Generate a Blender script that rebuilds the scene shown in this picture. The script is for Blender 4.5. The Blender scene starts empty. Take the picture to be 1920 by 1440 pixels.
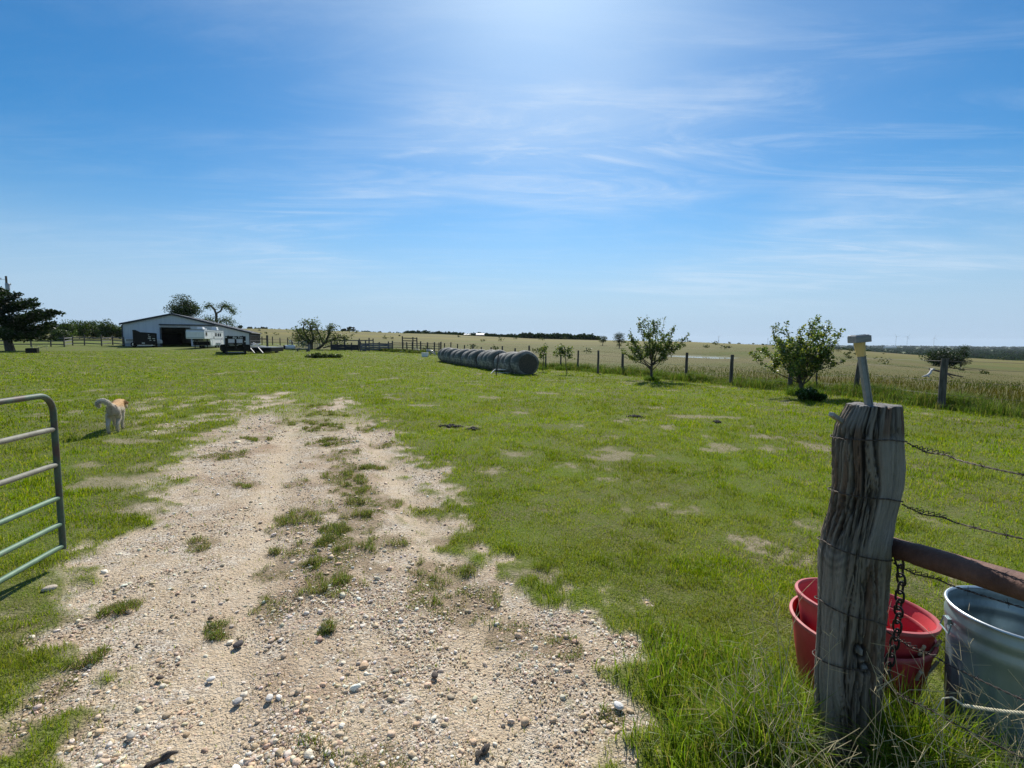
import bpy, bmesh, math, random
import numpy as np
from mathutils import Vector, Matrix

R = math.radians
random.seed(11)
rng = np.random.default_rng(11)
sc = bpy.context.scene
col = sc.collection

# ------------------------------------------------------------------ camera
CAM_H, F, PITCH, ROLL = 1.7, 920.0, R(-4.97), R(0.5)
cam_d = bpy.data.cameras.new('camera')
cam = bpy.data.objects.new('camera', cam_d)
col.objects.link(cam)
cam_d.sensor_width = 36.0
cam_d.lens = 36.0 * F / 1920.0
cam_d.clip_start = 0.05
cam_d.clip_end = 30000
CM = (Matrix.Translation((0, 0, CAM_H)) @ Matrix.Rotation(R(90) + PITCH, 4, 'X') @ Matrix.Rotation(ROLL, 4, 'Z'))
cam.matrix_world = CM
sc.camera = cam

# ------------------------------------------------------------------ light
SUN_EL, SUN_AZ = R(42), R(3.5)
world = bpy.data.worlds.new('World')
sc.world = world
world.use_nodes = True
sun_d = bpy.data.lights.new('sun', 'SUN')
sun_d.energy = 4.7
sun_d.angle = R(0.53)
sun_d.color = (1.0, 0.955, 0.88)
sun = bpy.data.objects.new('sun', sun_d)
col.objects.link(sun)
sdir = Vector((math.sin(SUN_AZ) * math.cos(SUN_EL), math.cos(SUN_AZ) * math.cos(SUN_EL), math.sin(SUN_EL)))
sun.rotation_euler = sdir.to_track_quat('Z', 'Y').to_euler()
sun.location = (0, 0, 30)
sc.view_settings.view_transform = 'Standard'
sc.view_settings.look = 'None'
sc.view_settings.exposure = 0.35
sc.view_settings.gamma = 1.0
sc.cycles.use_denoising = True
sc.cycles.denoiser = 'OPENIMAGEDENOISE'
sc.cycles.denoising_input_passes = 'RGB_ALBEDO_NORMAL'
sc.cycles.denoising_prefilter = 'NONE'
sc.cycles.max_bounces = 5
sc.cycles.diffuse_bounces = 3
sc.cycles.glossy_bounces = 2
sc.cycles.transmission_bounces = 3
sc.cycles.transparent_max_bounces = 4
sc.cycles.caustics_reflective = False
sc.cycles.caustics_refractive = False


def build_sky():
    nt = world.node_tree
    nt.nodes.clear()
    N, L = nt.nodes.new, nt.links.new
    out = N('ShaderNodeOutputWorld'); bg = N('ShaderNodeBackground')
    sky = N('ShaderNodeTexSky')
    sky.sky_type = 'NISHITA'
    sky.sun_disc = False
    sky.sun_elevation = SUN_EL
    sky.sun_rotation = SUN_AZ
    sky.altitude = 200
    sky.air_density = 1.0
    sky.dust_density = 0.6
    sky.ozone_density = 3.0
    hs = N('ShaderNodeHueSaturation')
    hs.inputs['Saturation'].default_value = 1.28
    tint = N('ShaderNodeMix'); tint.data_type = 'RGBA'; tint.blend_type = 'MULTIPLY'; tint.inputs['Factor'].default_value = 1
    tint.inputs[7].default_value = (.80, .97, 1.05, 1)
    L(sky.outputs[0], tint.inputs[6]); L(tint.outputs[2], hs.inputs['Color'])
    # high cirrus: a cloud sheet met by each view direction
    tc = N('ShaderNodeTexCoord'); sep = N('ShaderNodeSeparateXYZ')
    L(tc.outputs['Generated'], sep.inputs[0])

    def math_n(op, a, b=None, clamp=False):
        m = N('ShaderNodeMath'); m.operation = op; m.use_clamp = clamp
        for i, v in enumerate((a, b)):
            if v is None: continue
            if isinstance(v, (int, float)): m.inputs[i].default_value = v
            else: L(v, m.inputs[i])
        return m.outputs[0]
    zz = math_n('ADD', math_n('MAXIMUM', sep.outputs[2], 0.0), 0.06)
    u = math_n('DIVIDE', sep.outputs[0], zz); v = math_n('DIVIDE', sep.outputs[1], zz)
    cmb = N('ShaderNodeCombineXYZ'); L(u, cmb.inputs[0]); L(v, cmb.inputs[1])

    def cloud(scale, loc, rot, detail, dist, lo, hi, rough=0.6, sx=(1, 1, 1)):
        mp = N('ShaderNodeMapping'); mp.inputs['Location'].default_value = loc
        mp.inputs['Rotation'].default_value = (0, 0, rot); mp.inputs['Scale'].default_value = sx
        L(cmb.outputs[0], mp.inputs[0])
        no = N('ShaderNodeTexNoise'); no.inputs['Scale'].default_value = scale
        no.inputs['Detail'].default_value = detail; no.inputs['Roughness'].default_value = rough
        no.inputs['Distortion'].default_value = dist
        L(mp.outputs[0], no.inputs['Vector'])
        mr = N('ShaderNodeMapRange'); mr.interpolation_type = 'SMOOTHSTEP'
        mr.inputs['From Min'].default_value = lo; mr.inputs['From Max'].default_value = hi
        L(no.outputs['Fac'], mr.inputs['Value'])
        return mr.outputs[0]
    wisps = cloud(0.62, (20.3, 8.2, 0), R(-16), 9, 1.1, 0.40, 0.78, 0.62, (0.62, 1.5, 1))
    broad = cloud(0.30, (15.0, 3.0, 0), R(14), 4, 0.5, 0.38, 0.62, 0.5, (0.8, 1.2, 1))
    fine = cloud(1.9, (11.0, 1.0, 0), R(-24), 10, 1.6, 0.42, 0.74, 0.66, (0.40, 1.5, 1))
    c1 = math_n('MULTIPLY', wisps, math_n('ADD', math_n('MULTIPLY', broad, 0.8), 0.12))
    c2 = math_n('MULTIPLY', math_n('MULTIPLY', fine, math_n('ADD', broad, 0.25)), 0.75)
    veil = math_n('MULTIPLY', broad, 0.22)
    c = math_n('ADD', math_n('ADD', c1, c2), veil, True)
    low = N('ShaderNodeMapRange'); low.interpolation_type = 'SMOOTHSTEP'
    low.inputs['From Min'].default_value = 0.02; low.inputs['From Max'].default_value = 0.16
    L(sep.outputs[2], low.inputs['Value'])
    c = math_n('MULTIPLY', c, low.outputs[0])
    lf = N('ShaderNodeMapRange'); lf.interpolation_type = 'SMOOTHSTEP'; lf.inputs['From Min'].default_value = -.75; lf.inputs['From Max'].default_value = -.12; lf.inputs['To Min'].default_value = .18
    L(sep.outputs[0], lf.inputs['Value']); c = math_n('MULTIPLY', c, lf.outputs[0])
    mix = N('ShaderNodeMix'); mix.data_type = 'RGBA'
    L(math_n('MULTIPLY', c, 0.45), mix.inputs['Factor'])
    hz = N('ShaderNodeMapRange'); hz.interpolation_type = 'SMOOTHERSTEP'
    hz.inputs['From Min'].default_value = -.03; hz.inputs['From Max'].default_value = .30
    hz.inputs['To Min'].default_value = .96; hz.inputs['To Max'].default_value = 0
    L(sep.outputs[2], hz.inputs['Value'])
    air = N('ShaderNodeMix'); air.data_type = 'RGBA'      # pale air low over the land
    L(hz.outputs[0], air.inputs['Factor']); L(hs.outputs[0], air.inputs[6]); air.inputs[7].default_value = (4.3, 5.9, 7.9, 1)
    L(air.outputs[2], mix.inputs[6])
    mix.inputs[7].default_value = (7.6, 8.6, 9.8, 1)
    # bright circumsolar glow in the thin cirrus
    dt = N('ShaderNodeVectorMath'); dt.operation = 'DOT_PRODUCT'; L(tc.outputs['Generated'], dt.inputs[0]); dt.inputs[1].default_value = tuple(sdir)
    gl = math_n('MULTIPLY', math_n('POWER', math_n('MAXIMUM', dt.outputs['Value'], 0.0), 34.0), 0.26)
    glow = N('ShaderNodeMix'); glow.data_type = 'RGBA'; L(gl, glow.inputs['Factor']); L(mix.outputs[2], glow.inputs[6]); glow.inputs[7].default_value = (7.4, 9.6, 11.4, 1)
    L(glow.outputs[2], bg.inputs['Color'])
    bg.inputs['Strength'].default_value = 0.08
    L(bg.outputs[0], out.inputs[0])


build_sky()

# ------------------------------------------------------------------ numpy helpers


def _hash(ix, iy, seed):
    h = (ix.astype(np.int64) * 374761393 + iy.astype(np.int64) * 668265263 + seed * 974634777) & 0x7fffffff
    h = ((h ^ (h >> 13)) * 1274126177) & 0x7fffffff
    h = (h ^ (h >> 16)) & 0xffff
    return h / 65535.0


def vnoise(x, y, seed=0):
    x = np.asarray(x, float); y = np.asarray(y, float)
    ix, iy = np.floor(x), np.floor(y)
    fx, fy = x - ix, y - iy
    fx = fx * fx * (3 - 2 * fx); fy = fy * fy * (3 - 2 * fy)
    a, b = _hash(ix, iy, seed), _hash(ix + 1, iy, seed)
    c, d = _hash(ix, iy + 1, seed), _hash(ix + 1, iy + 1, seed)
    return (a + (b - a) * fx) * (1 - fy) + (c + (d - c) * fx) * fy


def fbm(x, y, seed=0, octv=4):
    s, a, t = 0.0, 0.5, 0.0
    for i in range(octv):
        s = s + a * vnoise(x * 2 ** i + 17.3 * i, y * 2 ** i - 9.1 * i, seed + i); t += a; a *= 0.5
    return s / t


def smooth(t):
    t = np.clip(t, 0, 1)
    return t * t * (3 - 2 * t)


# ------------------------------------------------------------------ terrain
_PX = np.array([-300, 230, 500, 830, 1000, 1300, 1450, 1650, 1900, 2400], float)
_U = (_PX - 960) / F
_E = np.array([18, 18, 18, 11, 5, 1.5, -3.5, -15, -29, -40], float)
_D = np.array([400, 400, 400, 380, 330, 260, 230, 200, 165, 150], float)
_S0 = np.array([30, 30, 30, 30, 30, 25, 20, 14, 12, 12], float)
_S1 = np.array([400, 400, 400, 380, 330, 240, 180, 110, 95, 90], float)
POND = (26.5, 71.0)


def flat(px, py):
    d = ray(px, py); t = -CAM_H / d.z
    return (d.x * t, d.y * t)


def ray(px, py):
    v = Vector(((px - 960) / F, -(py - 720) / F, -1.0))
    return (CM.to_3x3() @ v)


RUTS = [[flat(*p) for p in [(330, 1600), (400, 1400), (445, 1200), (490, 1020), (520, 900), (545, 810), (570, 760)]],
        [flat(*p) for p in [(1010, 1600), (960, 1400), (890, 1200), (815, 1020), (745, 900), (690, 810), (650, 765)]]]


def H(x, y):
    x = np.asarray(x, float); y = np.asarray(y, float)
    d = np.maximum(y, 0.0)
    u = np.clip(x / np.maximum(d, 1e-3), _U[0], _U[-1])
    e, D = np.interp(u, _U, _E), np.interp(u, _U, _D)
    s0, s1 = np.interp(u, _U, _S0), np.interp(u, _U, _S1)
    zc = 1.7 + D * e / F
    z = zc * smooth((d - s0) / (s1 - s0))
    z = z - (zc + 20) * smooth((d - D) / 230)
    r = np.hypot(x, y)
    z = z + 0.05 * (fbm(x / 3.1, y / 3.1, 3, 3) - 0.5) * smooth((r - 1) / 6)
    z = z + 0.35 * (fbm(x / 24., y / 24., 5, 3) - 0.5) * smooth((r - 30) / 60)
    z = z + 5.0 * (fbm(x / 900., y / 900., 8, 3) - 0.5) * smooth((d - 700) / 1500)
    near = r < 26
    if np.any(near):
        rut = np.where(near, np.exp(-(rut_dist(x, y) / .20) ** 2), 0.0)
        z = z - .032 * rut
    z = z - 0.12 * np.exp(-((x + 5) ** 2 + (y - 42) ** 2) / 120)
    pr = np.hypot((x - POND[0]) / 5.2, (y - POND[1]) / 9.5)
    z = z - 0.85 * np.exp(-pr ** 4) - 0.35 * np.exp(-(pr / 1.8) ** 4)
    return z


def rut_dist(x, y):
    d = np.full(np.shape(x), 1e9)
    for ln in RUTS:
        for (x0, y0), (x1, y1) in zip(ln[:-1], ln[1:]):
            ex, ey = x1 - x0, y1 - y0
            t = np.clip(((x - x0) * ex + (y - y0) * ey) / (ex * ex + ey * ey), 0, 1)
            d = np.minimum(d, np.hypot(x - x0 - t * ex, y - y0 - t * ey))
    return d


def h(x, y): return float(H(x, y))


def at(px, py, Y):
    """point on the photo's line of sight at distance Y ahead"""
    d = ray(px, py)
    t = Y / d.y
    return Vector((d.x * t, Y, CAM_H + d.z * t))


def gp(px, py):
    d = ray(px, py)
    t = 0.5
    while t < 9000:
        p = Vector((0, 0, CAM_H)) + d * t
        if p.z < h(p.x, p.y):
            return Vector((p.x, p.y, h(p.x, p.y)))
        t *= 1.003
    return Vector((d.x * t, d.y * t, 0))


def gx(px, Y):
    """ground point in the direction of image column px at distance Y"""
    x = (px - 960) / F * Y * 1.0
    return Vector((x, Y, h(x, Y)))


def sdf_poly(x, y, pts, closed=True):
    x = np.asarray(x, float); y = np.asarray(y, float)
    dist = np.full(x.shape, 1e9); inside = np.zeros(x.shape, bool)
    n = len(pts)
    for i in range(n if closed else n - 1):
        (x0, y0), (x1, y1) = pts[i], pts[(i + 1) % n]
        ex, ey = x1 - x0, y1 - y0
        t = np.clip(((x - x0) * ex + (y - y0) * ey) / (ex * ex + ey * ey + 1e-9), 0, 1)
        dist = np.minimum(dist, np.hypot(x - x0 - t * ex, y - y0 - t * ey))
        c = ((y0 > y) != (y1 > y))
        xi = x0 + (y - y0) * (ex) / (ey if abs(ey) > 1e-9 else 1e-9)
        inside ^= c & (x < xi)
    return np.where(inside, -dist, dist) if closed else dist


TRACK = [flat(*p) for p in [(1340, 1500), (1275, 1400), (1205, 1290), (1100, 1155), (940, 1085), (838, 962), (778, 860), (725, 802),
                            (676, 764), (640, 738), (520, 733), (455, 768), (420, 815), (350, 880), (275, 960), (205, 1060),
                            (115, 1190), (0, 1330), (-260, 1480), (-500, 1700), (400, 2300), (1400, 2300)]]
SCRUFFY = [flat(*p) for p in [(520, 733), (430, 742), (250, 745), (255, 790), (300, 830), (235, 900), (215, 960), (130, 1080),
                              (90, 1130), (-60, 1300), (-60, 1440), (300, 1000), (430, 800)]]
# fence line that parts the lawn from the pasture
FENCE = [(18.0, 2.0), (12.7, 11.2), (11.5, 13.3), (11.2, 16.4), (9.9, 18.2), (8.8, 20.3), (7.7, 22.4), (5.8, 26.2), (3.9, 29.6), (2.1, 31.5), (-8.5, 57), (-21, 69), (-34, 74), (-41, 96), (-60, 108), (-140, 112)]
PASTURE = FENCE + [(-9000, 112), (-9000, 20000), (20000, 20000), (20000, 0)]
BARE_SPOTS = [(1080, 882, .55), (1140, 900, .4), (1330, 892, .45), (1200, 786, .55), (1440, 1040, .45), (1310, 960, .4), (1190, 878, .3),
              (1010, 1062, .4), (1480, 905, .35), (920, 880, .35), (960, 868, .25), (1660, 870, .3), (1230, 950, .25), (1400, 800, .3),
              (1080, 800, .25), (860, 803, .5), (1390, 1010, .3), (1760, 905, .4), (1820, 870, .3), (1150, 820, .3), (1340, 820, .25), (1530, 990, .3),
              (1700, 830, .3), (1170, 960, .3), (1090, 980, .2),
              (640, 690, .7), (250, 655, 1.6), (300, 690, 1.2), (210, 690, 1.0), (215, 815, .3), (90, 870, .3), (170, 700, .7)]
BARE_SPOTS = [(flat(a, b) if b > 670 else tuple(gp(a, b))[:2], r) for a, b, r in BARE_SPOTS]
STRIP = [(600, 760, .5), (610, 800, .45), (640, 775, .4), (690, 800, .35), (560, 900, .22), (590, 790, .4), (620, 830, .35), (575, 960, .3), (460, 905, .16),
         (640, 890, .25), (660, 910, .25), (680, 960, .25), (650, 940, .25), (570, 975, .3), (635, 990, .2), (530, 1060, .22), (590, 1055, .15), (520, 1125, .2),
         (650, 1100, .16), (700, 870, .2), (800, 957, .14), (725, 830, .25), (630, 1010, .2), (385, 1015, .16), (740, 1010, .2), (700, 1060, .12),
         (760, 780, .4), (820, 1120, .2), (1060, 1210, .13), (600, 1420, .16), (690, 1430, .15), (1150, 1340, .08), (230, 1140, .12), (160, 1230, .10), (60, 1180, .16), (90, 1290, .12), (610, 1178, .05),
         (540, 790, .3), (480, 820, .3), (420, 1170, .1), (510, 1030, .08), (800, 1060, .2), (860, 1060, .2), (40, 1400, .25)]
STRIP += [(604, 775, .45), (618, 800, .4), (628, 825, .38), (640, 850, .35), (650, 875, .33), (660, 900, .32), (668, 925, .3), (672, 950, .3), (668, 985, .3), (655, 1020, .28), (640, 1050, .26), (690, 985, .25),
          (720, 940, .22), (610, 1085, .22), (575, 1020, .2), (845, 1010, .25), (815, 1075, .25), (880, 1120, .22), (960, 1190, .2), (420, 850, .35)]
STRIP = [(flat(a, b), r) for a, b, r in STRIP]


def bare_mask(x, y):
    """1 = trodden gravel, 0 = grass"""
    n1 = fbm(x / .9, y / .9, 21, 4) - .5
    n2 = fbm(x / .22, y / .22, 31, 3) - .5
    n3 = fbm(x / .07, y / .07, 35, 3) - .5
    b = smooth(.5 - (sdf_poly(x, y, TRACK) + n1 * 1.0 + n2 * 1.0 + n3 * .35) / .34)
    b = b * (1 - .85 * smooth((y - 7.0) / 7) * smooth((fbm(x / .9, y / 2.2, 45, 4) - .47) / .12))
    s = smooth(.5 - (sdf_poly(x, y, SCRUFFY) + n1 * .5) / .5)
    s = s * smooth((fbm(x / .38, y / .38, 41, 5) - .50) / .16) * .65
    b = np.maximum(b, s)
    return np.clip(b, 0, 1)


def strip_mask(x, y):
    """ragged places on the track where weeds root in darker soil"""
    n = fbm(x / .16, y / .16, 43, 4); m = np.zeros_like(np.asarray(x, float))
    for (cx, cy), r in STRIP:
        m = np.maximum(m, np.exp(-((x - cx) ** 2 + (y - cy) ** 2) / (1.1 * r * r)))
    return smooth((m * .62 + n * .8 - .62) / .22)


def soil_mask(x, y):
    """thin bare places in the lawn"""
    n1 = .6 * fbm(x / .42, y / .42, 51, 4) + .4 * fbm(x / .13, y / .13, 55, 3)
    s = np.zeros_like(np.asarray(x, float))
    for (cx, cy), r in BARE_SPOTS:
        bl = np.exp(-(((x - cx) / 1.3) ** 2 + (y - cy) ** 2) / (r * r))
        s = np.maximum(s, bl)
    s = smooth((s * .44 + n1 * 1.05 - .90) / .16)
    s = s * (.25 + .75 * smooth((fbm(x / .085, y / .085, 57, 3) - .40) / .16))
    far = smooth((np.hypot(x, y) - 2) / 3)
    s = np.maximum(s, .8 * far * smooth((fbm(x / .8, y / .8, 61, 5) - .69) / .07))
    return np.clip(s, 0, 1)


def past_mask(x, y):
    n = fbm(x / 2., y / 2., 71, 3) - .5
    return smooth(.5 - (sdf_poly(x, y, PASTURE) + n * .8) / .9)


# ------------------------------------------------------------------ mesh helpers
def setp(o, label=None, cat=None, group=None, kind=None):
    if label: o['label'] = label
    if cat: o['category'] = cat
    if group: o['group'] = group
    if kind: o['kind'] = kind
    return o


def thing(name, label, cat, loc=(0, 0, 0), rz=0.0, group=None):
    o = bpy.data.objects.new(name, None)
    o.empty_display_size = 0.2
    col.objects.link(o)
    o.location = loc
    o.rotation_euler = (0, 0, rz)
    return setp(o, label, cat, group)


def mesh_arrays(name, V, quads=None, tris=None, colors=None, smooth_f=False):
    me = bpy.data.meshes.new(name)
    V = np.ascontiguousarray(V, np.float32).reshape(-1, 3)
    parts, starts, off = [], [], 0
    for A, k in ((quads, 4), (tris, 3)):
        if A is None or len(A) == 0: continue
        A = np.asarray(A, np.int32).reshape(-1, k)
        parts.append(A.ravel()); starts.append(off + np.arange(len(A), dtype=np.int32) * k); off += A.size
    loops = np.concatenate(parts); starts = np.concatenate(starts)
    me.vertices.add(len(V)); me.vertices.foreach_set('co', V.ravel())
    me.loops.add(len(loops)); me.loops.foreach_set('vertex_index', loops)
    me.polygons.add(len(starts)); me.polygons.foreach_set('loop_start', starts)
    me.polygons.foreach_set('use_smooth', np.full(len(starts), smooth_f))
    if colors is not None:
        a = me.attributes.new('col', 'FLOAT_COLOR', 'POINT')
        c4 = np.ones((len(V), 4), np.float32); c4[:, :3] = colors
        a.data.foreach_set('color', c4.ravel())
    me.update(calc_edges=True)
    return me


def link(name, me, mat, parent=None, loc=None):
    o = bpy.data.objects.new(name, me)
    col.objects.link(o)
    if mat is not None: me.materials.append(mat)
    if parent is not None: o.parent = parent
    if loc is not None: o.location = loc
    return o


class MB:
    """collects simple solids into one mesh"""

    def __init__(s): s.v, s.f = [], []

    def add(s, v, f):
        b = len(s.v); s.v += [tuple(p) for p in v]; s.f += [tuple(i + b for i in q) for q in f]; return s

    def box(s, c, d, rz=0.0, M=None, taper=1.0):
        x, y, z = d[0] / 2, d[1] / 2, d[2] / 2
        vs = [Vector((sx * x * (taper if sz > 0 else 1), sy * y * (taper if sz > 0 else 1), sz * z)) for sz in (-1, 1) for sx, sy in ((-1, -1), (1, -1), (1, 1), (-1, 1))]
        m = (M if M is not None else Matrix.Rotation(rz, 4, 'Z'))
        vs = [m.to_3x3() @ p + Vector(c) for p in vs]
        return s.add(vs, [(3, 2, 1, 0), (4, 5, 6, 7), (0, 1, 5, 4), (1, 2, 6, 5), (2, 3, 7, 6), (3, 0, 4, 7)])

    def beam(s, a, b, w, t):
        a, b = Vector(a), Vector(b); d = b - a
        q = d.to_track_quat('X', 'Z').to_matrix().to_4x4()
        return s.box((a + b) / 2, (d.length, w, t), M=q)

    def tube(s, pts, r, n=8, cap=True):
        pts = [Vector(p) for p in pts]
        rs = r if isinstance(r, (list, tuple)) else [r] * len(pts)
        vs, fs, prev = [], [], None
        for i, p in enumerate(pts):
            t = (pts[min(i + 1, len(pts) - 1)] - pts[max(i - 1, 0)])
            t = t.normalized() if t.length > 1e-9 else Vector((0, 0, 1))
            if prev is None:
                a = Vector((1, 0, 0)) if abs(t.x) < .9 else Vector((0, 1, 0))
                nrm = (a - t * a.dot(t)).normalized()
            else:
                nrm = prev - t * prev.dot(t)
                nrm = nrm.normalized() if nrm.length > 1e-6 else prev
            prev = nrm; bi = t.cross(nrm)
            for k in range(n):
                an = 2 * math.pi * k / n
                vs.append(p + (nrm * math.cos(an) + bi * math.sin(an)) * rs[i])
        m = len(pts)
        for i in range(m - 1):
            for k in range(n):
                fs.append((i * n + k, i * n + (k + 1) % n, (i + 1) * n + (k + 1) % n, (i + 1) * n + k))
        if cap:
            fs.append(tuple(range(n - 1, -1, -1))); fs.append(tuple((m - 1) * n + k for k in range(n)))
        return s.add(vs, fs)

    def lathe(s, prof, n=24, c=(0, 0, 0), close=False):
        vs, fs = [], []
        for r, z in prof:
            for k in range(n):
                a = 2 * math.pi * k / n
                vs.append((c[0] + r * math.cos(a), c[1] + r * math.sin(a), c[2] + z))
        m = len(prof)
        for i in range(m - 1 if not close else m):
            j = (i + 1) % m
            for k in range(n):
                fs.append((i * n + k, i * n + (k + 1) % n, j * n + (k + 1) % n, j * n + k))
        return s.add(vs, fs)

    def prism(s, poly, y0, y1):
        """polygon in x,z pushed from y0 to y1"""
        n = len(poly)
        vs = [(x, y0, z) for x, z in poly] + [(x, y1, z) for x, z in poly]
        fs = [tuple(range(n)), tuple(range(2 * n - 1, n - 1, -1))] + [((i + 1) % n, i, n + i, n + (i + 1) % n) for i in range(n)]
        return s.add(vs, fs)

    def wheel(s, c, r, w, axis='X', n=20):
        prof = [(r * .55, -w / 2), (r * .93, -w / 2), (r, -w * .32), (r, w * .32), (r * .93, w / 2), (r * .55, w / 2)]
        b = len(s.v)
        s.lathe(prof, n, close=True)
        for i in range(b, len(s.v)):
            x, y, z = s.v[i]
            s.v[i] = (z + c[0], y + c[1], x + c[2]) if axis == 'X' else (x + c[0], z + c[1], y + c[2])
        return s

    def disc(s, c, r, w, axis='X', n=16):
        a = Vector(c); d = Vector((w / 2, 0, 0)) if axis == 'X' else (Vector((0, w / 2, 0)) if axis == 'Y' else Vector((0, 0, w / 2)))
        return s.tube([a - d, a + d], r, n)

    def build(s, name, mat, parent=None, smooth_f=False, loc=None):
        me = bpy.data.meshes.new(name)
        v = s.v
        if loc is not None and parent is None:
            v = [(p[0] - loc[0], p[1] - loc[1], p[2] - loc[2]) for p in v]
        me.from_pydata(v, [], s.f)
        me.update()
        bm = bmesh.new(); bm.from_mesh(me)
        bmesh.ops.recalc_face_normals(bm, faces=bm.faces)
        bm.to_mesh(me); bm.free()
        if smooth_f:
            me.polygons.foreach_set('use_smooth', [True] * len(me.polygons))
            me.set_sharp_from_angle(angle=R(42))
        return link(name, me, mat, parent, loc)


def bevel(o, w=.01, seg=2):
    m = o.modifiers.new('bevel', 'BEVEL'); m.width = w; m.segments = seg; m.limit_method = 'ANGLE'
    return o


# ------------------------------------------------------------------ materials
def new_mat(name):
    m = bpy.data.materials.new(name); m.use_nodes = True
    nt = m.node_tree; nt.nodes.clear()
    return m, nt, nt.nodes.new, nt.links.new


def mat_plain(name, c1, c2=None, rough=.6, metal=0.0, scale=6.0, bump=.0, stretch=(1, 1, 1), bscale=None, spec=.5, lo=.35, hi=.65, detail=6, wear=None):
    """two-tone noisy surface with optional bump; wear=(colour, amount, scale) adds patches"""
    m, nt, N, L = new_mat(name)
    out = N('ShaderNodeOutputMaterial'); bs = N('ShaderNodeBsdfPrincipled')
    bs.inputs['Roughness'].default_value = rough; bs.inputs['Metallic'].default_value = metal
    bs.inputs['Specular IOR Level'].default_value = spec
    tc = N('ShaderNodeTexCoord'); mp = N('ShaderNodeMapping'); mp.inputs['Scale'].default_value = stretch
    L(tc.outputs['Object'], mp.inputs[0])

    def noise(sca, lo_, hi_, det=detail):
        no = N('ShaderNodeTexNoise'); no.inputs['Scale'].default_value = sca; no.inputs['Detail'].default_value = det
        no.inputs['Roughness'].default_value = .62
        L(mp.outputs[0], no.inputs['Vector'])
        mr = N('ShaderNodeMapRange'); mr.inputs['From Min'].default_value = lo_; mr.inputs['From Max'].default_value = hi_
        L(no.outputs['Fac'], mr.inputs['Value'])
        return no, mr
    no, mr = noise(scale, lo, hi)
    mx = N('ShaderNodeMix'); mx.data_type = 'RGBA'
    mx.inputs[6].default_value = (*c1, 1); mx.inputs[7].default_value = (*(c2 or tuple(min(1, k * 1.25) for k in c1)), 1)
    L(mr.outputs[0], mx.inputs['Factor'])
    colr = mx.outputs[2]
    if wear:
        wn, wr = noise(wear[2], 1 - wear[1] - .06, 1 - wear[1] + .06)
        m2 = N('ShaderNodeMix'); m2.data_type = 'RGBA'
        L(wr.outputs[0], m2.inputs['Factor']); L(colr, m2.inputs[6]); m2.inputs[7].default_value = (*wear[0], 1)
        colr = m2.outputs[2]
    L(colr, bs.inputs['Base Color'])
    if bump:
        bn = N('ShaderNodeBump'); bn.inputs['Strength'].default_value = bump; bn.inputs['Distance'].default_value = .02
        b2, _ = noise(bscale or scale * 3, 0, 1)
        L(b2.outputs['Fac'], bn.inputs['Height']); L(bn.outputs[0], bs.inputs['Normal'])
    L(bs.outputs[0], out.inputs[0])
    return m


def mat_leaf(name, rough=.5, trans=.45, gloss=.12, tint=(1, 1, 1), boost=1.0):
    """thin leaf or blade: its colour comes from the 'col' attribute, light passes through it"""
    m, nt, N, L = new_mat(name)
    out = N('ShaderNodeOutputMaterial')
    at_ = N('ShaderNodeAttribute'); at_.attribute_name = 'col'
    df = N('ShaderNodeBsdfDiffuse'); tr = N('ShaderNodeBsdfTranslucent'); gl = N('ShaderNodeBsdfGlossy')
    gl.inputs['Roughness'].default_value = rough
    mul = N('ShaderNodeMix'); mul.data_type = 'RGBA'; mul.blend_type = 'MULTIPLY'; mul.inputs['Factor'].default_value = 1
    mul.inputs[7].default_value = (1.15 * boost, 1.2 * boost, .55 * boost, 1)
    L(at_.outputs['Color'], df.inputs['Color']); L(at_.outputs['Color'], mul.inputs[6]); L(mul.outputs[2], tr.inputs['Color'])
    a = N('ShaderNodeMixShader'); a.inputs[0].default_value = trans
    L(df.outputs[0], a.inputs[1]); L(tr.outputs[0], a.inputs[2])
    b = N('ShaderNodeMixShader'); b.inputs[0].default_value = gloss
    fr = N('ShaderNodeFresnel'); fr.inputs['IOR'].default_value = 1.35
    mm = N('ShaderNodeMath'); mm.operation = 'MULTIPLY'; mm.inputs[1].default_value = gloss * 8; mm.use_clamp = True
    L(fr.outputs[0], mm.inputs[0]); L(mm.outputs[0], b.inputs[0])
    L(a.outputs[0], b.inputs[1]); L(gl.outputs[0], b.inputs[2])
    L(b.outputs[0], out.inputs[0])
    return m


def mat_attr(name, rough=.8, bump=0.0, bscale=60, spec=.3):
    m, nt, N, L = new_mat(name)
    out = N('ShaderNodeOutputMaterial'); bs = N('ShaderNodeBsdfPrincipled'); at_ = N('ShaderNodeAttribute'); at_.attribute_name = 'col'
    bs.inputs['Roughness'].default_value = rough; bs.inputs['Specular IOR Level'].default_value = spec
    L(at_.outputs['Color'], bs.inputs['Base Color'])
    if bump:
        no = N('ShaderNodeTexNoise'); no.inputs['Scale'].default_value = bscale; no.inputs['Detail'].default_value = 5
        tc = N('ShaderNodeTexCoord'); L(tc.outputs['Object'], no.inputs['Vector'])
        bn = N('ShaderNodeBump'); bn.inputs['Strength'].default_value = bump; bn.inputs['Distance'].default_value = .01
        L(no.outputs['Fac'], bn.inputs['Height']); L(bn.outputs[0], bs.inputs['Normal'])
    L(bs.outputs[0], out.inputs[0])
    return m


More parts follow.
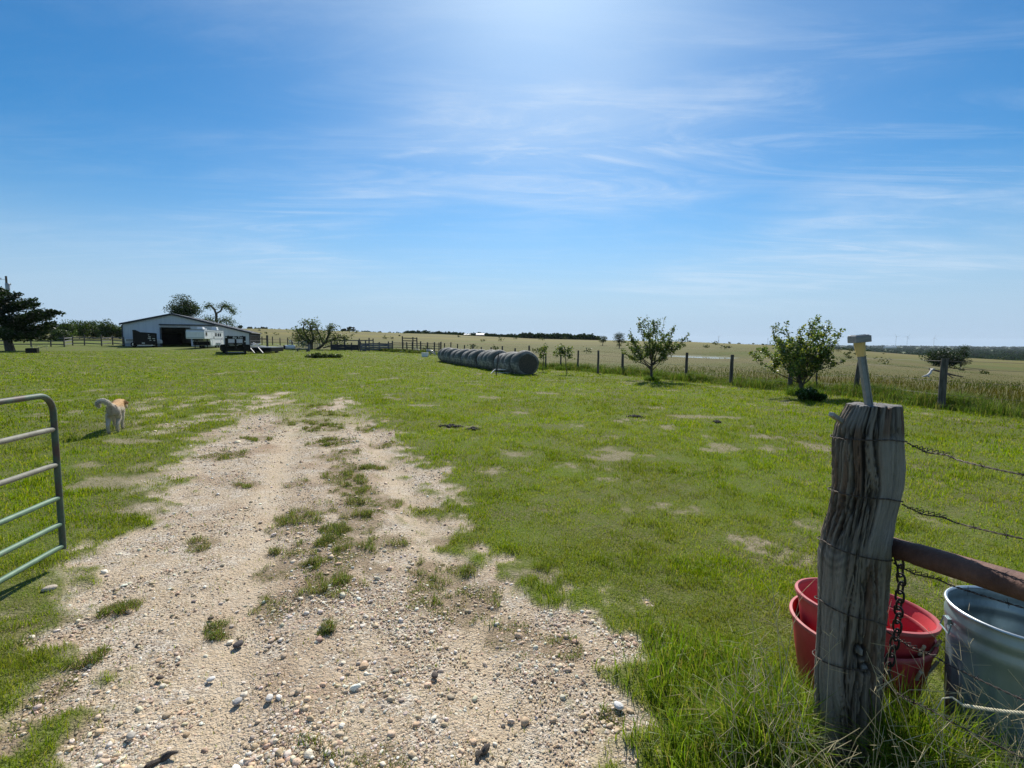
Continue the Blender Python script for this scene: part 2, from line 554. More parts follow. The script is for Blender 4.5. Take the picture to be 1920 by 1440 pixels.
def mat_ground():
    m, nt, N, L = new_mat('ground_surface')
    out = N('ShaderNodeOutputMaterial'); bs = N('ShaderNodeBsdfPrincipled')
    bs.inputs['Roughness'].default_value = .95; bs.inputs['Specular IOR Level'].default_value = .15
    geo = N('ShaderNodeNewGeometry')

    def attr(n):
        a = N('ShaderNodeAttribute'); a.attribute_name = n; return a.outputs['Fac']

    def noise(scale, det=6, lo=.35, hi=.65, stretch=None, rough=.6, dist=0):
        no = N('ShaderNodeTexNoise'); no.inputs['Scale'].default_value = scale; no.inputs['Detail'].default_value = det
        no.inputs['Roughness'].default_value = rough; no.inputs['Distortion'].default_value = dist
        if stretch:
            mp = N('ShaderNodeMapping'); mp.inputs['Scale'].default_value = stretch
            L(geo.outputs['Position'], mp.inputs[0]); L(mp.outputs[0], no.inputs['Vector'])
        else: L(geo.outputs['Position'], no.inputs['Vector'])
        mr = N('ShaderNodeMapRange'); mr.inputs['From Min'].default_value = lo; mr.inputs['From Max'].default_value = hi
        L(no.outputs['Fac'], mr.inputs['Value'])
        return mr.outputs[0]

    def mix(f, a, b, mode='MIX'):
        x = N('ShaderNodeMix'); x.data_type = 'RGBA'; x.blend_type = mode
        for sock, v in ((x.inputs['Factor'], f), (x.inputs[6], a), (x.inputs[7], b)):
            if isinstance(v, tuple): sock.default_value = (*v, 1)
            elif isinstance(v, (int, float)): sock.default_value = v
            else: L(v, sock)
        return x.outputs[2]
    strip = attr('strip')
    bare, soil, past, far = attr('bare'), attr('soil'), attr('past'), attr('far')

    def mul_(a, k):
        x = N('ShaderNodeMath'); x.operation = 'MULTIPLY'; L(a, x.inputs[0]); x.inputs[1].default_value = k; return x.outputs[0]
    # gravel track
    vor = N('ShaderNodeTexVoronoi'); vor.inputs['Scale'].default_value = 130; L(geo.outputs['Position'], vor.inputs['Vector'])
    vor2 = N('ShaderNodeTexVoronoi'); vor2.inputs['Scale'].default_value = 62; L(geo.outputs['Position'], vor2.inputs['Vector'])
    stone = N('ShaderNodeValToRGB'); L(vor.outputs['Color'], stone.inputs[0])
    e = stone.color_ramp.elements
    e[0].position = .12; e[0].color = (.22, .165, .11, 1); e[1].position = .9; e[1].color = (.72, .63, .50, 1)
    k = stone.color_ramp.elements.new(.5); k.color = (.47, .355, .225, 1)
    g = mix(noise(3.0), (.47, .37, .25), (.58, .465, .33))
    g = mix(noise(7, 5, .36, .58), g, stone.outputs[0])
    st2 = N('ShaderNodeValToRGB'); L(vor2.outputs['Color'], st2.inputs[0]); q = st2.color_ramp.elements; q[0].position = .15; q[0].color = (.27, .20, .135, 1); q[1].position = .85; q[1].color = (.70, .62, .50, 1)
    g = mix(noise(4, 5, .46, .60), g, st2.outputs[0])
    g = mix(noise(1.1, 6, .50, .70), g, (.34, .235, .15))
    g = mix(mul_(noise(6, 6, .55, .72), .6), g, (.28, .21, .14))
    g = mix(noise(38, 4, .66, .74), g, (.14, .10, .07))
    g = mix(mul_(attr('rut'), .55), g, mix(noise(4, 5), (.54, .42, .28), (.60, .49, .345)))
    g = mix(mul_(strip, .75), g, (.24, .175, .105))
    # lawn soil between blades
    s = mix(noise(5), (.115, .105, .038), (.085, .115, .016))
    s = mix(noise(40, 4, .48, .66), s, (.20, .165, .09))
    s = mix(noise(.45, 5, .35, .7), s, (.112, .162, .008))
    s2 = mix(noise(12), (.29, .24, .155), (.19, .165, .085))
    s2 = mix(noise(45, 4, .5, .66), s2, (.36, .30, .20))
    s = mix(soil, s, s2)
    # pasture
    pb = noise(.05, 6, .36, .64, (.35, 1.5, 1))
    p = mix(pb, (.105, .094, .016), (.072, .092, .010))
    hill = N('ShaderNodeMapRange'); hill.inputs['From Min'].default_value = 105; hill.inputs['From Max'].default_value = 190
    sp = N('ShaderNodeSeparateXYZ'); L(geo.outputs['Position'], sp.inputs[0]); L(sp.outputs[1], hill.inputs['Value'])
    p = mix(mul_(hill.outputs[0], .8), p, mix(pb, (.25, .20, .052), (.185, .165, .036)))
    p = mix(noise(.018, 5, .42, .62, (.3, 1.6, 1)), p, (.15, .125, .05))
    p = mix(noise(1.6, 6, .45, .75), p, (.13, .12, .045))
    p = mix(noise(.16, 6, .55, .72, (.4, 1.3, 1)), p, (.10, .135, .03))
    fa = mix(noise(.006, 4, .45, .56, (.6, 2.5, 1)), (.042, .065, .026), (.16, .17, .075))
    p = mix(far, p, fa)
    c = mix(past, s, p)
    c = mix(bare, c, g)
    L(c, bs.inputs['Base Color'])
    # bump: stones on the track, thatch elsewhere
    hgt = N('ShaderNodeMath'); hgt.operation = 'MULTIPLY'; hgt.inputs[1].default_value = -.55; L(vor2.outputs['Distance'], hgt.inputs[0])
    h2 = N('ShaderNodeMath'); h2.operation = 'MULTIPLY_ADD'; h2.inputs[1].default_value = -.35; L(vor.outputs['Distance'], h2.inputs[0]); L(hgt.outputs[0], h2.inputs[2])
    h3 = N('ShaderNodeMath'); h3.operation = 'ADD'; L(h2.outputs[0], h3.inputs[0]); L(noise(30, 6, 0, 1), h3.inputs[1])
    bp = N('ShaderNodeBump'); bp.inputs['Strength'].default_value = 1.0; bp.inputs['Distance'].default_value = .014
    L(h3.outputs[0], bp.inputs['Height']); L(bp.outputs[0], bs.inputs['Normal'])
    L(bs.outputs[0], out.inputs[0])
    return m


M = {
    'ground': mat_ground(),
    'grass': mat_leaf('grass_blades', rough=.6, trans=.5, gloss=.006),
    'leaf': mat_leaf('tree_leaves', rough=.5, trans=.42, gloss=.022),
    'leaf_dull': mat_leaf('dull_leaves', rough=.6, trans=.28, gloss=.012),
    'leaf_far': mat_leaf('far_leaves', rough=.9, trans=.15, gloss=0.0),
    'stone': mat_attr('gravel_stone', .85, .4, 90),
    'fur': mat_attr('dog_fur', .9, .8, 70),
    'bark': mat_plain('tree_bark', (.045, .035, .028), (.11, .09, .07), .9, scale=14, bump=.6, stretch=(1, 1, .25)),
    'dead': mat_plain('bleached_wood', (.45, .42, .38), (.68, .65, .6), .8, scale=12, bump=.4, stretch=(1, 1, .3)),
    'post': mat_plain('fence_post_wood', (.05, .042, .034), (.15, .13, .11), .9, scale=20, bump=.6, stretch=(1, 1, .12)),
    'steel': mat_plain('dark_steel', (.02, .019, .018), (.05, .04, .035), .6, scale=30),
    'black': mat_plain('black_paint', (.004, .004, .005), (.009, .009, .010), .35, scale=5, spec=.18),
    'tarp': mat_plain('black_cover', (.006, .006, .007), (.016, .016, .018), .6, scale=9, bump=.3, spec=.25),
    'rubber': mat_plain('tyre_rubber', (.012, .012, .012), (.025, .025, .025), .9, scale=20),
    'white': mat_plain('white_paint', (.70, .70, .68), (.80, .80, .78), .4, scale=3),
    'bone': mat_plain('white_pipe', (.62, .60, .55), (.78, .76, .7), .5, scale=10),
    'glass': mat_plain('dark_glass', (.012, .014, .017), (.02, .023, .027), .08, scale=2),
    'siding': mat_plain('pale_metal_siding', (.50, .535, .57), (.58, .615, .64), .5, .0, scale=1.2, stretch=(3, 3, .15)),
    'roof': mat_plain('roof_sheet', (.36, .34, .32), (.46, .43, .40), .45, .0, scale=1.5, bump=.1, wear=((.25, .17, .12), .3, 2.)),
    'trim': mat_plain('dark_trim', (.018, .022, .03), (.03, .035, .045), .6, scale=4),
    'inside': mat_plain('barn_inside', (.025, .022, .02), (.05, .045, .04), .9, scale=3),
    'grey': mat_plain('grey_metal', (.26, .27, .28), (.40, .41, .42), .45, .5, scale=8),
    'boards': mat_plain('weathered_boards', (.075, .078, .085), (.15, .15, .16), .85, scale=10, bump=.3, stretch=(.2, 1, 1)),
    'chrome': mat_plain('bright_metal', (.6, .6, .6), (.7, .7, .7), .2, .9, scale=5),
    'plate': mat_plain('plate_white', (.6, .6, .58), (.7, .7, .68), .5, scale=9),
    'amber': mat_plain('marker_lens', (.5, .14, .02), (.6, .18, .03), .3, scale=9),
    'hay_end': mat_plain('cut_hay_face', (.05, .045, .035), (.11, .095, .07), .95, scale=22, bump=.9),
    'far_white': mat_plain('white_shed', (.75, .75, .74), (.8, .8, .79), .5, scale=1),
}

# ------------------------------------------------------------------ ground sheet


def build_ground():
    a_f = np.arange(-60, 60.001, .165)
    a_c = np.concatenate([np.arange(-180, -60, 6.), a_f, np.arange(66, 180, 6.)])
    ang = np.radians(a_c)
    rad = .35 * np.power(1.0148, np.arange(0, 716))
    A, RR = np.meshgrid(ang, rad)
    X, Y = RR * np.sin(A), RR * np.cos(A)
    X = X.ravel(); Y = Y.ravel()
    Z = H(X, Y)
    r = np.hypot(X, Y)
    near = r < 70
    bare = np.zeros(len(X)); soil = np.zeros(len(X)); past = np.ones(len(X))
    bare[near] = bare_mask(X[near], Y[near]); soil[near] = soil_mask(X[near], Y[near])
    mid = (r < 180)
    past[mid] = past_mask(X[mid], Y[mid])
    past[(Y < 0)] = 0
    rut = np.zeros(len(X)); rut[near] = np.exp(-(rut_dist(X[near], Y[near]) / .17) ** 2); strip = np.zeros(len(X)); strip[near] = strip_mask(X[near], Y[near])
    bare *= (1 - past); soil *= (1 - past)
    u = np.clip(X / np.maximum(Y, 1e-3), _U[0], _U[-1])
    D = np.interp(u, _U, _D)
    far = smooth((Y - D - 10) / 60)
    vn = r < 12
    Z[vn] += (.022 * (fbm(X[vn] / .12, Y[vn] / .12, 81, 3) - .5) + .02 * (fbm(X[vn] / .45, Y[vn] / .45, 83, 3) - .5)) * (.5 + .5 * (1 - bare[vn]))
    Z -= .015 * bare
    n, mth = len(ang), len(rad)
    i = np.arange(mth - 1)[:, None] * n; j = np.arange(n); jn = (j + 1) % n
    quads = np.stack([i + j, i + jn, i + n + jn, i + n + j], -1).reshape(-1, 4)
    quads = quads[:, ::-1]
    V = np.stack([X, Y, Z], 1)
    # full-sheet normals so that the two surfaces join without a seam
    fn = np.cross(V[quads[:, 2]] - V[quads[:, 0]], V[quads[:, 3]] - V[quads[:, 1]])
    vnm = np.zeros_like(V)
    for kq in range(4): np.add.at(vnm, quads[:, kq], fn)
    vnm /= np.linalg.norm(vnm, axis=1)[:, None] + 1e-12
    fb = bare[quads].mean(1) > .5
    for name, sel in (('ground', ~fb), ('gravel_driveway', fb)):
        q = quads[sel]
        used, inv = np.unique(q, return_inverse=True)
        q2 = inv.reshape(-1, 4)
        v2 = V[used]
        tri = None
        if name == 'ground':
            v2 = np.vstack([v2, [[0, 0, float(Z[0])]]]); c = len(used)
            ring = np.searchsorted(used, np.intersect1d(np.arange(n), used))
        me = mesh_arrays(name, v2, q2, None, None, True)
        for an, arr in (('bare', bare), ('soil', soil), ('past', past), ('far', far), ('strip', strip), ('rut', rut)):
            at_ = me.attributes.new(an, 'FLOAT', 'POINT')
            vals = arr[used]
            if len(v2) > len(used): vals = np.append(vals, 0)
            at_.data.foreach_set('value', vals.astype(np.float32))
        nn = vnm[used]
        if len(v2) > len(used): nn = np.vstack([nn, [[0, 0, 1]]])
        me.normals_split_custom_set_from_vertices(nn.astype(np.float32).tolist())
        o = link(name, me, M['ground'])
        o['kind'] = 'structure'


build_ground()


def build_pond():
    zl = -.32
    b = MB()
    n = 48
    vs = [(math.cos(2 * math.pi * k / n) * 4.6 * (1 + .12 * math.sin(3 * k * .4)), math.sin(2 * math.pi * k / n) * 9.0, 0) for k in range(n)]
    b.add(vs, [tuple(range(n))])
    m, nt, N, L = new_mat('pond_water')
    out = N('ShaderNodeOutputMaterial'); bs = N('ShaderNodeBsdfPrincipled')
    bs.inputs['Base Color'].default_value = (.42, .40, .34, 1); bs.inputs['Roughness'].default_value = .06
    no = N('ShaderNodeTexNoise'); no.inputs['Scale'].default_value = 3; bp = N('ShaderNodeBump'); bp.inputs['Strength'].default_value = .12
    L(no.outputs['Fac'], bp.inputs['Height']); L(bp.outputs[0], bs.inputs['Normal']); L(bs.outputs[0], out.inputs[0])
    o = b.build('pond_water', m, None)
    o.location = (POND[0], POND[1], h(*POND) + .68)
    o['kind'] = 'structure'


build_pond()

# ------------------------------------------------------------------ grass


def blade_mesh(name, P, hgt, wid, lean, colr, mat, label, cat, curl=1.0, yaw=None):
    n = len(P)
    yaw = rng.uniform(0, 2 * np.pi, n) if yaw is None else yaw
    ly = rng.uniform(0, 2 * np.pi, n)
    side = np.stack([np.cos(yaw), np.sin(yaw), np.zeros(n)], 1) * (wid / 2)[:, None]
    Ld = np.stack([np.cos(ly), np.sin(ly), np.zeros(n)], 1)
    up = np.array([0, 0, 1.0])
    mid = P + up * (hgt * .6 * (1 - .12 * lean))[:, None] + Ld * (lean * hgt * .28)[:, None]
    tip = P + up * (hgt * (1 - .45 * lean * curl))[:, None] + Ld * (lean * hgt * .85)[:, None]
    V = np.empty((n, 5, 3), np.float32)
    V[:, 0] = P - side; V[:, 1] = P + side; V[:, 2] = mid - side * .8; V[:, 3] = mid + side * .8; V[:, 4] = tip
    b = np.arange(n, dtype=np.int32)[:, None] * 5
    q = b + np.array([0, 1, 3, 2], np.int32); t = b + np.array([2, 3, 4], np.int32)
    C = np.repeat(colr, 5, axis=0)
    me = mesh_arrays(name, V.reshape(-1, 3), q, t, C, False)
    o = link(name, me, mat)
    return setp(o, label, cat, kind='stuff')


def pal(n, cols, w=None):
    cols = np.array(cols); k = rng.choice(len(cols), n, p=w)
    return cols[k] * rng.uniform(.75, 1.25, (n, 1)) * rng.uniform(.93, 1.07, (n, 3))


def clip_xy(x, y, ang=56):
    return (np.abs(np.arctan2(x, y + 1.2)) < np.radians(ang))


def polar(n, r0, r1, ang=56, power=0.0):
    """log-uniform distances: density falls with the square of distance"""
    r = r0 * (r1 / r0) ** rng.uniform(0, 1, n)
    a = rng.uniform(-np.radians(ang), np.radians(ang), n)
    return r * np.sin(a), r * np.cos(a), r


def build_lawn():
    # near: even density; beyond: falling with distance, blades grow wider to keep cover
    n0 = 270000
    r = np.sqrt(rng.uniform(.9 ** 2, 4.2 ** 2, n0)); a = rng.uniform(-R(60), R(60), n0)
    x0, y0 = r * np.sin(a), r * np.cos(a)
    x1, y1, r1 = polar(950000, 4.2, 75)
    x = np.concatenate([x0, x1]); y = np.concatenate([y0, y1]); r = np.concatenate([r, r1])
    # gather into small tufts
    cl = .10 * np.maximum(1, r / 9)
    x = x + cl * .5 * (vnoise(x / .13, y / .13, 91) - .5); y = y + cl * .5 * (vnoise(x / .13, y / .13, 92) - .5)
    past = past_mask(x, y); bare = bare_mask(x, y); soil = soil_mask(x, y)
    patch = fbm(x / .35, y / .35, 95, 4)
    keep = rng.uniform(0, 1, len(x))
    dens = (1 - past) * (1 - .985 * np.clip(bare * 1.15, 0, 1)) * (1 - .62 * soil) * np.clip(.40 + 1.2 * (patch - .28), .18, 1.1)
    k = keep < dens
    x, y, r, bare, soil, patch = x[k], y[k], r[k], bare[k], soil[k], patch[k]
    n = len(x)
    z = H(x, y) - .012
    big = fbm(x / 1.6, y / 1.6, 97, 4); tone = fbm(x / .6, y / .6, 99, 3)
    hgt = (.018 + .035 * np.clip(patch - .25, 0, 1) + .024 * rng.uniform(0, 1, n)) * (1 + .45 * smooth((r - 3) / 10))
    hgt *= (1 - .45 * np.clip(bare + soil, 0, 1))
    hgt *= np.where(rng.uniform(0, 1, n) < .04, 1.8, 1)
    clump = smooth((fbm(x / .28, y / .28, 111, 4) - .56) / .10); hgt *= 1 + .55 * clump
    wid = .0029 * np.maximum(1, r / 3.6) * rng.uniform(.7, 1.4, n)
    lean = rng.uniform(.15, .95, n)
    g = pal(n, [(.205, .292, .002), (.128, .202, .002), (.28, .345, .003), (.345, .345, .02), (.42, .35, .12)], [.32, .23, .26, .12, .07])
    g2 = pal(n, [(.22, .255, .03), (.29, .28, .06), (.36, .30, .13), (.15, .21, .018)], [.35, .25, .15, .25])
    t = smooth((tone * .5 + big * .5 - .40) / .22)[:, None] * .75
    nd = smooth((r - 2.0) / 5.0)[:, None]
    t = np.maximum(t * (1 - .35 * nd), np.clip(soil + bare, 0, 1)[:, None] * .8)
    C = g * (1 - t) + g2 * t
    C = C * (1 - .16 * clump[:, None] * np.array([1, .75, .6]))
    darkp = smooth((fbm(x / 2.3, y / 2.3, 101, 3) - .5) / .15)[:, None]
    C = C * (1 - .14 * darkp)
    blade_mesh('lawn_grass', np.stack([x, y, z], 1), hgt, wid, lean, C, M['grass'], 'short green lawn grass covering the yard', 'grass')


build_lawn()

# ------------------------------------------------------------------ loose gravel


def ico(sub):
    bm = bmesh.new(); bmesh.ops.create_icosphere(bm, subdivisions=sub, radius=1)
    v = np.array([x.co[:] for x in bm.verts]); f = np.array([[w.index for w in q.verts] for q in bm.faces]); bm.free()
    return v, f


def stones(name, x, y, s, sub, label, cat, sink=.3, cols=None):
    v0, f0 = ico(sub)
    n = len(x); nv = len(v0)
    V = np.repeat(v0[None], n, 0)
    V = V * (1 + rng.normal(0, .14, (n, nv, 1)))
    V = V * np.stack([rng.uniform(.8, 1.35, n), rng.uniform(.7, 1.1, n), rng.uniform(.4, .8, n)], 1)[:, None, :]
    a = rng.uniform(0, 2 * np.pi, n); c, sn = np.cos(a)[:, None], np.sin(a)[:, None]
    X, Y = V[..., 0] * c - V[..., 1] * sn, V[..., 0] * sn + V[..., 1] * c
    t = rng.uniform(-.35, .35, n)[:, None]
    Z = V[..., 2] + X * t
    P = np.stack([X, Y, Z], -1) * s[:, None, None]
    zg = H(x, y) - .015 + s * sink
    P += np.stack([x, y, zg], 1)[:, None, :]
    F_ = (np.arange(n)[:, None, None] * nv + f0[None]).reshape(-1, 3)
    cols = cols or [(.70, .60, .46), (.62, .48, .32), (.53, .39, .25), (.78, .70, .58), (.42, .34, .26), (.58, .42, .28)]
    C = np.repeat(pal(n, cols, [.2, .24, .24, .14, .08, .10] if len(cols) == 6 else None), nv, 0)
    o = link(name, mesh_arrays(name, P.reshape(-1, 3), None, F_, np.clip(C, 0, .85), sub > 1), M['stone'])
    return setp(o, label, cat, kind='stuff')


def build_gravel():
    n = 620000
    x, y, r = polar(n, 1.2, 13)
    b = bare_mask(x, y)
    clus = smooth((fbm(x / .5, y / .5, 121, 4) - .36) / .3)
    k = rng.uniform(0, 1, n) < np.clip(b - .2, 0, 1) * (.26 + .74 * clus) * (1 - .7 * np.exp(-(rut_dist(x, y) / .16) ** 2))
    x, y, r = x[k], y[k], r[k]
    s = .0033 * np.exp(rng.normal(0, .55, len(x))) * np.maximum(1, r / 6.5)
    big = s > .0105
    stones('gravel', x[~big], y[~big], s[~big], 1, 'small loose pale gravel scattered over the dirt drive', 'gravel')
    n = 800
    xb, yb, rb = polar(n, 1.3, 8.5)
    k = rng.uniform(0, 1, n) < np.clip(bare_mask(xb, yb) - .3, 0, 1) * (.15 + .85 * smooth((fbm(xb / .6, yb / .6, 131, 3) - .45) / .2))
    xb, yb, rb = xb[k], yb[k], rb[k]
    sb = rng.uniform(.008, .015, len(xb)) * np.maximum(1, rb / 9)
    xx, yy, ss = np.concatenate([x[big], xb]), np.concatenate([y[big], yb]), np.concatenate([s[big], sb])
    stones('gravel_pebbles', xx, yy, ss, 2, 'larger whitish pebbles lying on the dirt drive', 'pebbles')


build_gravel()

for px, py, s, cc, lab in [
        (446, 1199, .040, (.09, .08, .075), 'dark grey fist sized rock alone on the pale gravel'),
        (395, 1155, .024, (.11, .08, .06), 'small dark brown stone up the drive beyond the dark grey rock'),
        (300, 1270, .024, (.12, .09, .07), 'small brown clod in the left wheel track'),
        (245, 1380, .030, (.40, .36, .30), 'pale flat stone low on the left wheel track'),
        (445, 1305, .032, (.40, .38, .35), 'grey oval stone in the middle of the near gravel'),
        (505, 1305, .030, (.62, .58, .52), 'whitish stone pair piece right of the grey oval stone'),
        (395, 1265, .026, (.66, .63, .58), 'round white stone on the near gravel'),
        (93, 1105, .055, (.50, .42, .33), 'flat tan stone at the grassy edge below the gate'),
        (815, 1265, .03, (.10, .08, .065), 'dark bark chip near the middle of the drive'),
        (1160, 1325, .035, (.68, .66, .62), 'white stone at the right edge of the drive')]:
    g_ = flat(px, py)
    v0, f0 = ico(3)
    v0 = v0 * (1 + .22 * (fbm(v0[:, 0] * 1.3 + px, v0[:, 1] * 1.3 + v0[:, 2], 5, 3)[:, None] - .5)) * np.array([1.25, .9, .6]) * s * .62
    C = np.tile(np.array(cc), (len(v0), 1)) * (.85 + .3 * fbm(v0[:, 0] * 60, v0[:, 1] * 60 + v0[:, 2] * 50, 3, 3)[:, None])
    o = link('rock', mesh_arrays('rock', v0, None, f0, C, True), M['stone'], None, (g_[0], g_[1], h(*g_) + s * .15))
    o.rotation_euler = (0, 0, px * .01)
    setp(o, lab, 'rock')

# rotten wood scraps at the bottom of the picture
for px, py, L_, a, lab in [(300, 1420, .12, .7, 'dark splinter of rotten wood at the near edge of the drive'),
                           (905, 1400, .09, 1.2, 'dark grey bark scrap among white pebbles'),
                           (372, 1432, .06, .5, 'short dark bark scrap beside the rotten wood splinter')]:
    g_ = flat(px, py); b = MB()
    pts = [(L_ * (t - .5), .012 * math.sin(5 * t + px), .012 + .006 * math.sin(9 * t)) for t in np.linspace(0, 1, 9)]
    b.tube(pts, [.004 + .012 * math.sin(math.pi * t) * (.8 + .4 * math.sin(11 * t)) for t in np.linspace(0, 1, 9)], 7)
    o = b.build('wood_scrap', M['bark'], None, True)
    o.location = (g_[0], g_[1], h(*g_) - .012); o.rotation_euler = (0, 0, a)
    setp(o, lab, 'wood scrap')

# churned mud clods on the lawn
for px, py, w, lab in [(845, 800, .55, 'row of black mud clods on the lawn right of the drive'), (888, 806, .28, 'short dark mud ridge trailing behind the black clods'),
                       (1192, 783, .42, 'dark mud heap on the bare patch of lawn'), (1345, 793, .16, 'small dark clod far right on the lawn')]:
    g_ = flat(px, py)
    v0, f0 = ico(2); VV, FF, CC = [], [], []
    m = int(26 + 60 * w)
    for q in range(m):
        t_ = rng.uniform(-1, 1); sz = rng.uniform(.012, .034) * (1.25 - abs(t_))
        v1 = v0 * (1 + rng.normal(0, .22, (len(v0), 1))) * np.array([1.3, 1, .75]) * sz + np.array([t_ * w * .5, rng.normal(0, .05), sz * .3])
        FF.append(f0 + len(v0) * q); VV.append(v1); CC.append(np.tile(np.array((.05, .042, .03)) * rng.uniform(.5, 1.4), (len(v0), 1)))
    o = link('churned_mud', mesh_arrays('churned_mud', np.concatenate(VV), None, np.concatenate(FF), np.concatenate(CC), False), M['stone'], None, (g_[0], g_[1], h(*g_) + .012))
    o.rotation_euler = (0, 0, -.15)
    setp(o, lab, 'mud', kind='stuff')


# ------------------------------------------------------------------ taller grasses
def tuft_points(cx, cy, r, n):
    rr = r * np.sqrt(rng.uniform(0, 1, n)); a = rng.uniform(0, 2 * np.pi, n)
    return cx + rr * np.cos(a), cy + rr * np.sin(a)


def build_weeds():
    """clumps of weed grass standing in the drive"""
    X, Y, Hh, W, C = [], [], [], [], []
    for (cx, cy), r in STRIP:
        n = int(380 + 8200 * r)
        x, y = tuft_points(cx, cy, r * 1.15, n)
        k = rng.uniform(0, 1, n) < .7 * strip_mask(x, y) * smooth((fbm(x / .10, y / .10, 145, 3) - .40) / .2)
        x, y = x[k], y[k]; n = len(x)
        if n == 0: continue
        d = math.hypot(cx, cy)
        tall = fbm(x / .13, y / .13, 147, 3)
        X.append(x); Y.append(y); Hh.append((.018 + .075 * smooth((tall - .40) / .3)) * rng.uniform(.5, 1.1, n)); W.append(np.full(n, .0035 * max(1, d / 5)))
        C.append(pal(n, [(.13, .185, .03), (.19, .22, .05), (.30, .26, .13), (.09, .12, .03), (.22, .15, .09)], [.32, .26, .17, .13, .12]))
    # dry sparse stalks strewn over the track
    x, y, r = polar(16000, 1.3, 22)
    b = bare_mask(x, y); k = rng.uniform(0, 1, len(x)) < np.clip(b, 0, 1) * .55 * smooth((fbm(x / .4, y / .4, 141, 4) - .47) / .16)
    x, y, r = x[k], y[k], r[k]; n = len(x)
    X.append(x); Y.append(y); Hh.append(rng.uniform(.012, .055, n)); W.append(.003 * np.maximum(1, r / 5))
    C.append(pal(n, [(.17, .12, .07), (.10, .08, .05), (.28, .22, .13), (.12, .15, .04)], [.35, .3, .15, .2]))
    X, Y, Hh, W, C = map(np.concatenate, (X, Y, Hh, W, C))
    blade_mesh('weeds', np.stack([X, Y, H(X, Y) - .015], 1), Hh, W, rng.uniform(.3, 1.25, len(X)), C, M['grass'], 'clumps of weedy grass growing in the gravel drive', 'weeds')


build_weeds()


def build_tall_grass():
    X, Y, Hh, W, C, Ln = [], [], [], [], [], []

    def put(x, y, hh, w, c, ln):
        X.append(x); Y.append(y); Hh.append(hh); W.append(w); C.append(c); Ln.append(ln)
    green = [(.14, .225, .015), (.20, .27, .022), (.09, .155, .012), (.27, .28, .06), (.38, .31, .14)]
    # around the corner post and in front of the tubs
    post_c = flat(1588, 1440)
    for cx, cy, r, n, h0, h1 in [(1.02, 1.84, .15, 1100, .20, .50), (1.10, 1.64, .14, 500, .08, .26), (1.27, 1.50, .16, 420, .06, .22), (1.49, 1.66, .13, 1500, .22, .56), (1.55, 1.84, .10, 700, .2, .50),
                                 (1.68, 1.58, .17, 1100, .14, .44), (1.36, 1.44, .2, 700, .08, .28), (.86, 1.80, .24, 1500, .08, .28), (.95, 1.50, .24, 1100, .06, .22), (1.05, 2.2, .4, 1500, .08, .26),
                                 (.78, 2.3, .5, 1400, .06, .18), (1.9, 1.32, .35, 600, .10, .34), (1.32, 2.05, .14, 500, .12, .3), (1.12, 1.36, .3, 1000, .08, .26), (1.6, 1.3, .25, 900, .10, .34)]:
        x, y = tuft_points(cx, cy, r, n)
        k = np.hypot(x - 1.675, y - 2.245) > .27
        k &= np.hypot(x - 2.02, y - 1.86) > .22
        k &= np.hypot(x - post_c[0], y - post_c[1]) > .13
        k &= rng.uniform(0, 1, n) > bare_mask(x, y) * 1.2
        x, y = x[k], y[k]; m = len(x)
        put(x, y, rng.uniform(h0, h1, m), rng.uniform(.003, .0068, m), pal(m, green, [.34, .26, .2, .14, .06]), rng.uniform(.10, .95, m))
    # strip along the fence
    pts = FENCE[0:12]
    for (ax, ay), (bx, by) in zip(pts[:-1], pts[1:]):
        L_ = math.hypot(bx - ax, by - ay); dist = math.hypot((ax + bx) / 2, (ay + by) / 2)
        n = int(L_ * 1500 * min(1, (16 / dist) ** 1.2))
        t = rng.uniform(0, 1, n); off = rng.normal(.35, .40, n)
        nx, ny = (by - ay) / L_, -(bx - ax) / L_
        if nx < 0: nx, ny = -nx, -ny
        x, y = ax + (bx - ax) * t + nx * off, ay + (by - ay) * t + ny * off
        cl = smooth((fbm(x / .9, y / .9, 151, 3) - .32) / .35)
        put(x, y, (.18 + .50 * cl * rng.uniform(.4, 1, n)), .006 * max(1, dist / 9) * np.ones(n), pal(n, [(.07, .12, .02), (.11, .17, .03), (.16, .18, .05), (.24, .21, .09)], [.35, .35, .2, .1]), rng.uniform(.2, .9, n))
    for px, py, r, hh in [(1058, 693, .55, .45), (1018, 692, .3, .25), (1222, 713, .35, .35), (1505, 742, .5, .5)]:
        gpt = flat(px, py); n = 700
        x, y = tuft_points(gpt[0], gpt[1], r, n)
        put(x, y, hh * rng.uniform(.5, 1, n), np.full(n, .014), pal(n, [(.08, .14, .02), (.12, .18, .03)]), rng.uniform(.3, 1, n))
    X, Y, Hh, W, C, Ln = map(np.concatenate, (X, Y, Hh, W, C, Ln))
    blade_mesh('tall_grass', np.stack([X, Y, H(X, Y) - .02], 1), Hh, W, Ln, C, M['grass'], 'unmown tall grass round the corner post and along the fence', 'grass')


build_tall_grass()


